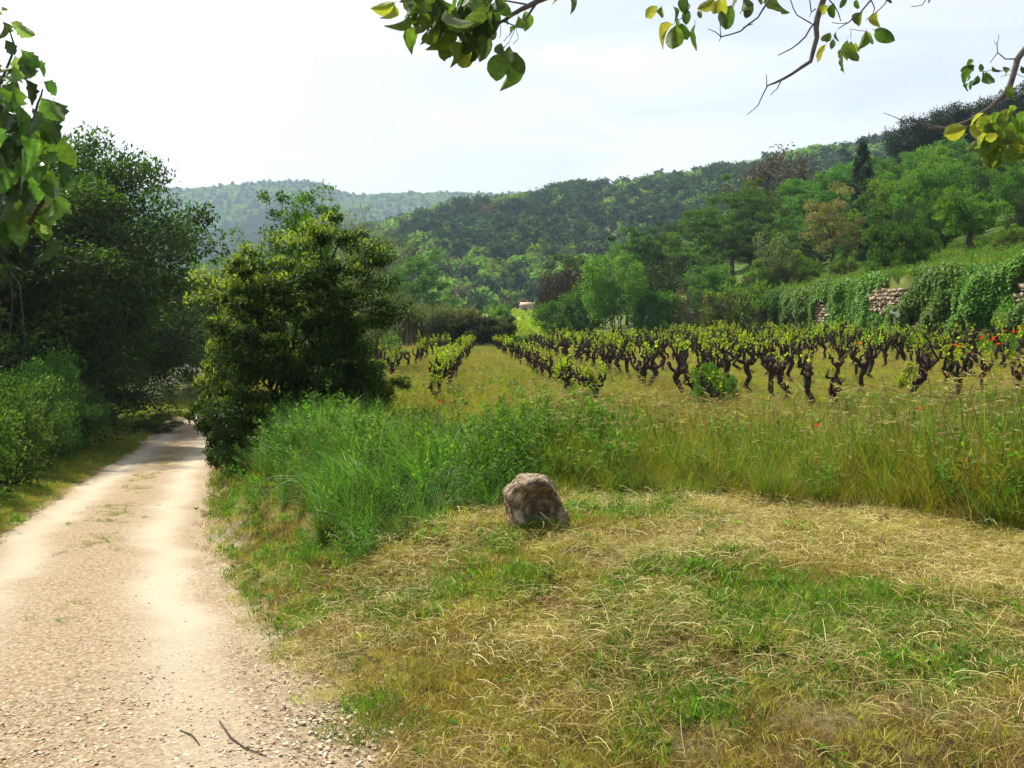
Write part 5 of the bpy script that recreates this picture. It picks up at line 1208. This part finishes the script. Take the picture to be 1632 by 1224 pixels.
for i in range(30):
    px = 650 + 150 * rng.random(); hang(b1, px, -45 + 62 * rng.random() * (1 if 690 < px < 785 else .4), D1 + rng.normal(0, .12), 36 + 14 * rng.random(), rng.normal(0, 22), int(rng.choice([0, 0, 1, 1, 1, 3])))
# right cluster with bare twigs
D2 = 2.5
b2 = branch(ft, [([(1500, -800, 1.3), (1420, -300, 2.0), (1330, -80, 2.4), (1312, 0), (1302, 30), (1302, 60), (1292, 98), (1262, 118), (1235, 132), (1222, 137)], .02, .003), ([(1300, 34), (1284, 58), (1262, 77), (1240, 88)], .0045, .002), ([(1222, 137), (1221, 118)], .0022, .0012), ([(1223, 137), (1208, 168), (1190, 183)], .0032, .0014), ([(1246, 126), (1238, 142), (1228, 152)], .0028, .0014),
                 ([(1330, -80, 2.4), (1250, -50), (1226, 0), (1208, 28), (1180, 50), (1148, 59)], .006, .0028), ([(1150, 59), (1128, 46)], .0026, .0012), ([(1149, 58), (1148, 38), (1156, 30)], .0022, .001), ([(1150, 58), (1146, 66)], .002, .001), ([(1200, 38), (1184, 44)], .002, .001),
                 ([(1294, 38), (1270, 24), (1260, 0), (1258, -30)], .0026, .002), ([(1300, 14), (1293, 20), (1288, -10)], .003, .002), ([(1293, 20), (1290, 27)], .0016, .001),
                 ([(1400, -60), (1388, 0), (1370, 22), (1352, 36), (1336, 46)], .005, .0018), ([(1352, 36), (1326, 36)], .002, .001), ([(1330, -30), (1322, 0), (1336, 20), (1340, 34)], .004, .002), ([(1420, -40), (1412, 4), (1396, 20), (1380, 32)], .003, .001), ([(1388, 0), (1394, 14), (1390, 24)], .003, .001),
                 ([(1490, -20), (1470, 8), (1452, 10)], .003, .0012), ([(1480, 4), (1500, -40), (1450, -160, 2.2)], .003, .004), ([(1110, -60), (1092, 0), (1100, 10), (1092, 26)], .004, .0012), ([(1092, 26), (1076, 34)], .002, .001), ([(1250, -50), (1170, -55), (1110, -60)], .006, .004), ([(1356, 48), (1356, 60)], .001, .0008), ([(1354, 46), (1382, 50)], .001, .0008)], D2)
rt = [(1050, 8, 26, -48, 2), (1056, 8, 28, -30, 0), (1072, 8, 22, 25, 0), (1090, -12, 28, 5, 1), (1094, 12, 22, 5, 1), (1076, 36, 36, -48, 2), (1078, 34, 40, -5, 0), (1082, 33, 34, 20, 0), (1080, 26, 22, 10, 3), (1108, 32, 40, 2, 1), (1112, 16, 12, 30, 3), (1142, -4, 30, -55, 2), (1148, -4, 26, -20, 2), (1156, -14, 30, 2, 2), (1168, 4, 38, -18, 1), (1170, -12, 22, 0, 2), (1184, -6, 32, 5, 1), (1188, 2, 24, 15, 3), (1214, -10, 18, -10, 1), (1237, -18, 44, 0, 0),
      (1325, 50, 26, -40, 0), (1318, 68, 28, -28, 2), (1333, 48, 16, 0, 1), (1328, 60, 16, -5, 3), (1350, 60, 30, 6, 1), (1346, 76, 36, -6, 0), (1356, 62, 34, 10, 0), (1346, 76, 16, -30, 3), (1362, 66, 16, 25, 2), (1381, 46, 26, 2, 0), (1390, 46, 34, 62, 1), (1365, -3, 18, 0, 0), (1376, 16, 26, -28, 0), (1330, 2, 24, -10, 1), (1322, 8, 22, -50, 2), (1398, 16, 26, -5, 2), (1348, -10, 20, -10, 1), (1418, -8, 14, 0, 1), (1390, 60, 10, 0, 3)]
for a in rt: hang(b2, a[0], a[1], D2 + rng.normal(0, .04), a[2], a[3], a[4])
# right-hand limb
D3 = 3.2
b3 = branch(ft, [([(2100, -500, 1.6), (1800, -160, 2.6), (1660, 50, 3.1), (1634, 78), (1622, 95), (1612, 130), (1600, 152), (1578, 172), (1545, 192), (1510, 205), (1480, 204)], .026, .006), ([(1510, 205), (1470, 197), (1455, 190), (1438, 192), (1408, 180)], .005, .0018), ([(1458, 192), (1455, 184)], .002, .001), ([(1624, 94), (1602, 94), (1590, 84), (1589, 70), (1592, 56)], .004, .0014), ([(1589, 72), (1584, 66)], .0018, .001), ([(1590, 84), (1578, 100)], .003, .002), ([(1576, 170), (1574, 186)], .003, .0015), ([(1618, 112), (1588, 112), (1570, 114), (1560, 114)], .0018, .001), ([(1650, 130), (1620, 118), (1595, 122)], .002, .001)], D3)
r3 = [(1550, 100, 14, -10, 1), (1553, 96, 20, -60, 1), (1556, 104, 22, -70, 1), (1552, 112, 24, -45, 1), (1560, 118, 18, -20, 1), (1548, 120, 18, -60, 0), (1556, 126, 16, -35, 1), (1563, 100, 14, 0, 1), (1567, 110, 24, 10, 0), (1570, 112, 24, 20, 1), (1580, 104, 16, 40, 1), (1544, 132, 14, -30, 1), (1612, 108, 18, -60, 0), (1616, 132, 24, -5, 0), (1626, 104, 18, 60, 1), (1545, 200, 38, -68, 2), (1575, 192, 40, -35, 2), (1560, 220, 26, -40, 0), (1566, 226, 26, 0, 0), (1598, 178, 30, -20, 2), (1616, 172, 26, -60, 2)]
for a in r3: hang(b3, a[0], a[1], D3 + rng.normal(0, .05), a[2], a[3], a[4])
for i in range(70):
    px = 1570 + 75 * rng.random(); py = 175 + 62 * rng.random() - (px - 1570) * .1; hang(b3, px, py, D3 + rng.normal(0, .12), 20 + 16 * rng.random(), rng.normal(0, 35), int(rng.choice([0, 0, 0, 2, 0])))
for a in [(1588, 248, 14, -30, 2), (1580, 254, 12, 0, 2), (1594, 236, 20, 5, 2), (1575, 256, 14, -40, 2), (1604, 232, 18, 0, 0)]: hang(b3, a[0], a[1], D3, a[2], a[3], a[4])

# ------------------------------------------------------------------ fig tree at the left edge
D4 = 5.2
fb = Vector((-6.3, 4.6, gz(-6.3, 4.6))); fg = link('fig_tree', None, loc=fb); tag(fg, 'fig tree leaning in from the left edge with large lobed leaves', 'tree')
mb = MB(); mb.add(*tube(wobble((0, 0, -.2), (.5, .3, 2.4), 8, .03), np.linspace(.11, .07, 8), 8, .2)); link('trunk', mb.mesh('fig_trunk', [M['bark']], smooth=True), fg)
f1 = branch(fg, [([(-560, 420, 4.9), (-300, 400, 5.0), (-60, 372), (20, 368), (50, 352), (68, 322), (66, 300)], .05, .012), ([(-300, 400, 5.0), (-100, 300), (10, 262), (42, 240), (46, 205), (60, 165), (68, 142)], .035, .006), ([(42, 248), (62, 246), (74, 234)], .016, .006), ([(-100, 300), (-30, 180), (10, 110), (22, 70), (12, 40)], .02, .005), ([(-30, 180), (-20, 80), (-6, 20)], .014, .006), ([(50, 352), (66, 360), (76, 372)], .008, .004), ([(34, 262), (32, 300), (40, 330)], .01, .005)], D4, 'bark')
fl_ = [(2, 8, 22, 20, 2), (4, 30, 34, 10, 0), (14, 34, 26, 60, 2), (20, 36, 34, 55, 2), (6, 60, 30, 30, 1), (30, 76, 40, 42, 0), (34, 78, 44, 15, 1), (22, 84, 38, 10, 2), (-4, 98, 34, 40, 0), (36, 92, 48, 28, 0), (50, 100, 30, 60, 0), (66, 128, 36, 50, 0), (28, 120, 40, -20, 0), (40, 120, 44, 10, 1), (84, 156, 54, 22, 1), (82, 160, 34, 5, 1), (60, 150, 50, 35, 0), (50, 166, 54, 10, 1), (20, 130, 52, -5, 0), (0, 130, 50, 10, 0), (58, 176, 60, 30, 1), (30, 160, 54, -15, 1), (10, 170, 56, 10, 1),
       (72, 208, 44, 40, 0), (60, 200, 44, 15, 0), (84, 220, 52, 30, 0), (20, 190, 60, 5, 1), (0, 200, 60, 20, 1), (14, 226, 58, 20, 0), (0, 240, 60, 10, 0), (30, 230, 48, -10, 1), (76, 235, 50, 5, 0), (90, 250, 50, 20, 1), (60, 270, 50, -10, 0), (84, 262, 56, -5, 0), (94, 280, 44, 40, 0), (40, 280, 54, 0, 1), (12, 275, 58, 0, 1), (0, 300, 60, 10, 1), (70, 300, 44, 10, 2), (88, 300, 56, 4, 0), (50, 300, 54, -15, 1), (30, 310, 52, -5, 0), (10, 325, 46, -20, 0), (80, 372, 50, -8, 1), (62, 355, 22, 40, 2), (64, 340, 30, 60, 2), (40, 250, 52, 15, 0), (56, 240, 46, 0, 0), (24, 100, 46, 0, 0)]
for a in fl_: hang(f1, a[0], a[1], D4 + rng.normal(0, .12), a[2], a[3], a[4], FV, rng.normal(0, .5))
for i in range(60):
    py = 110 + 240 * rng.random(); px = -60 + (110 if py > 160 else 70) * rng.random(); hang(f1, px, py, D4 + rng.normal(.1, .25), 44 + 18 * rng.random(), rng.normal(5, 25), int(rng.choice([0, 0, 1, 1])), FV, rng.normal(0, .6))
for o in list(C.objects):
    if o.name.startswith('leaf'): o.parent = o.parent
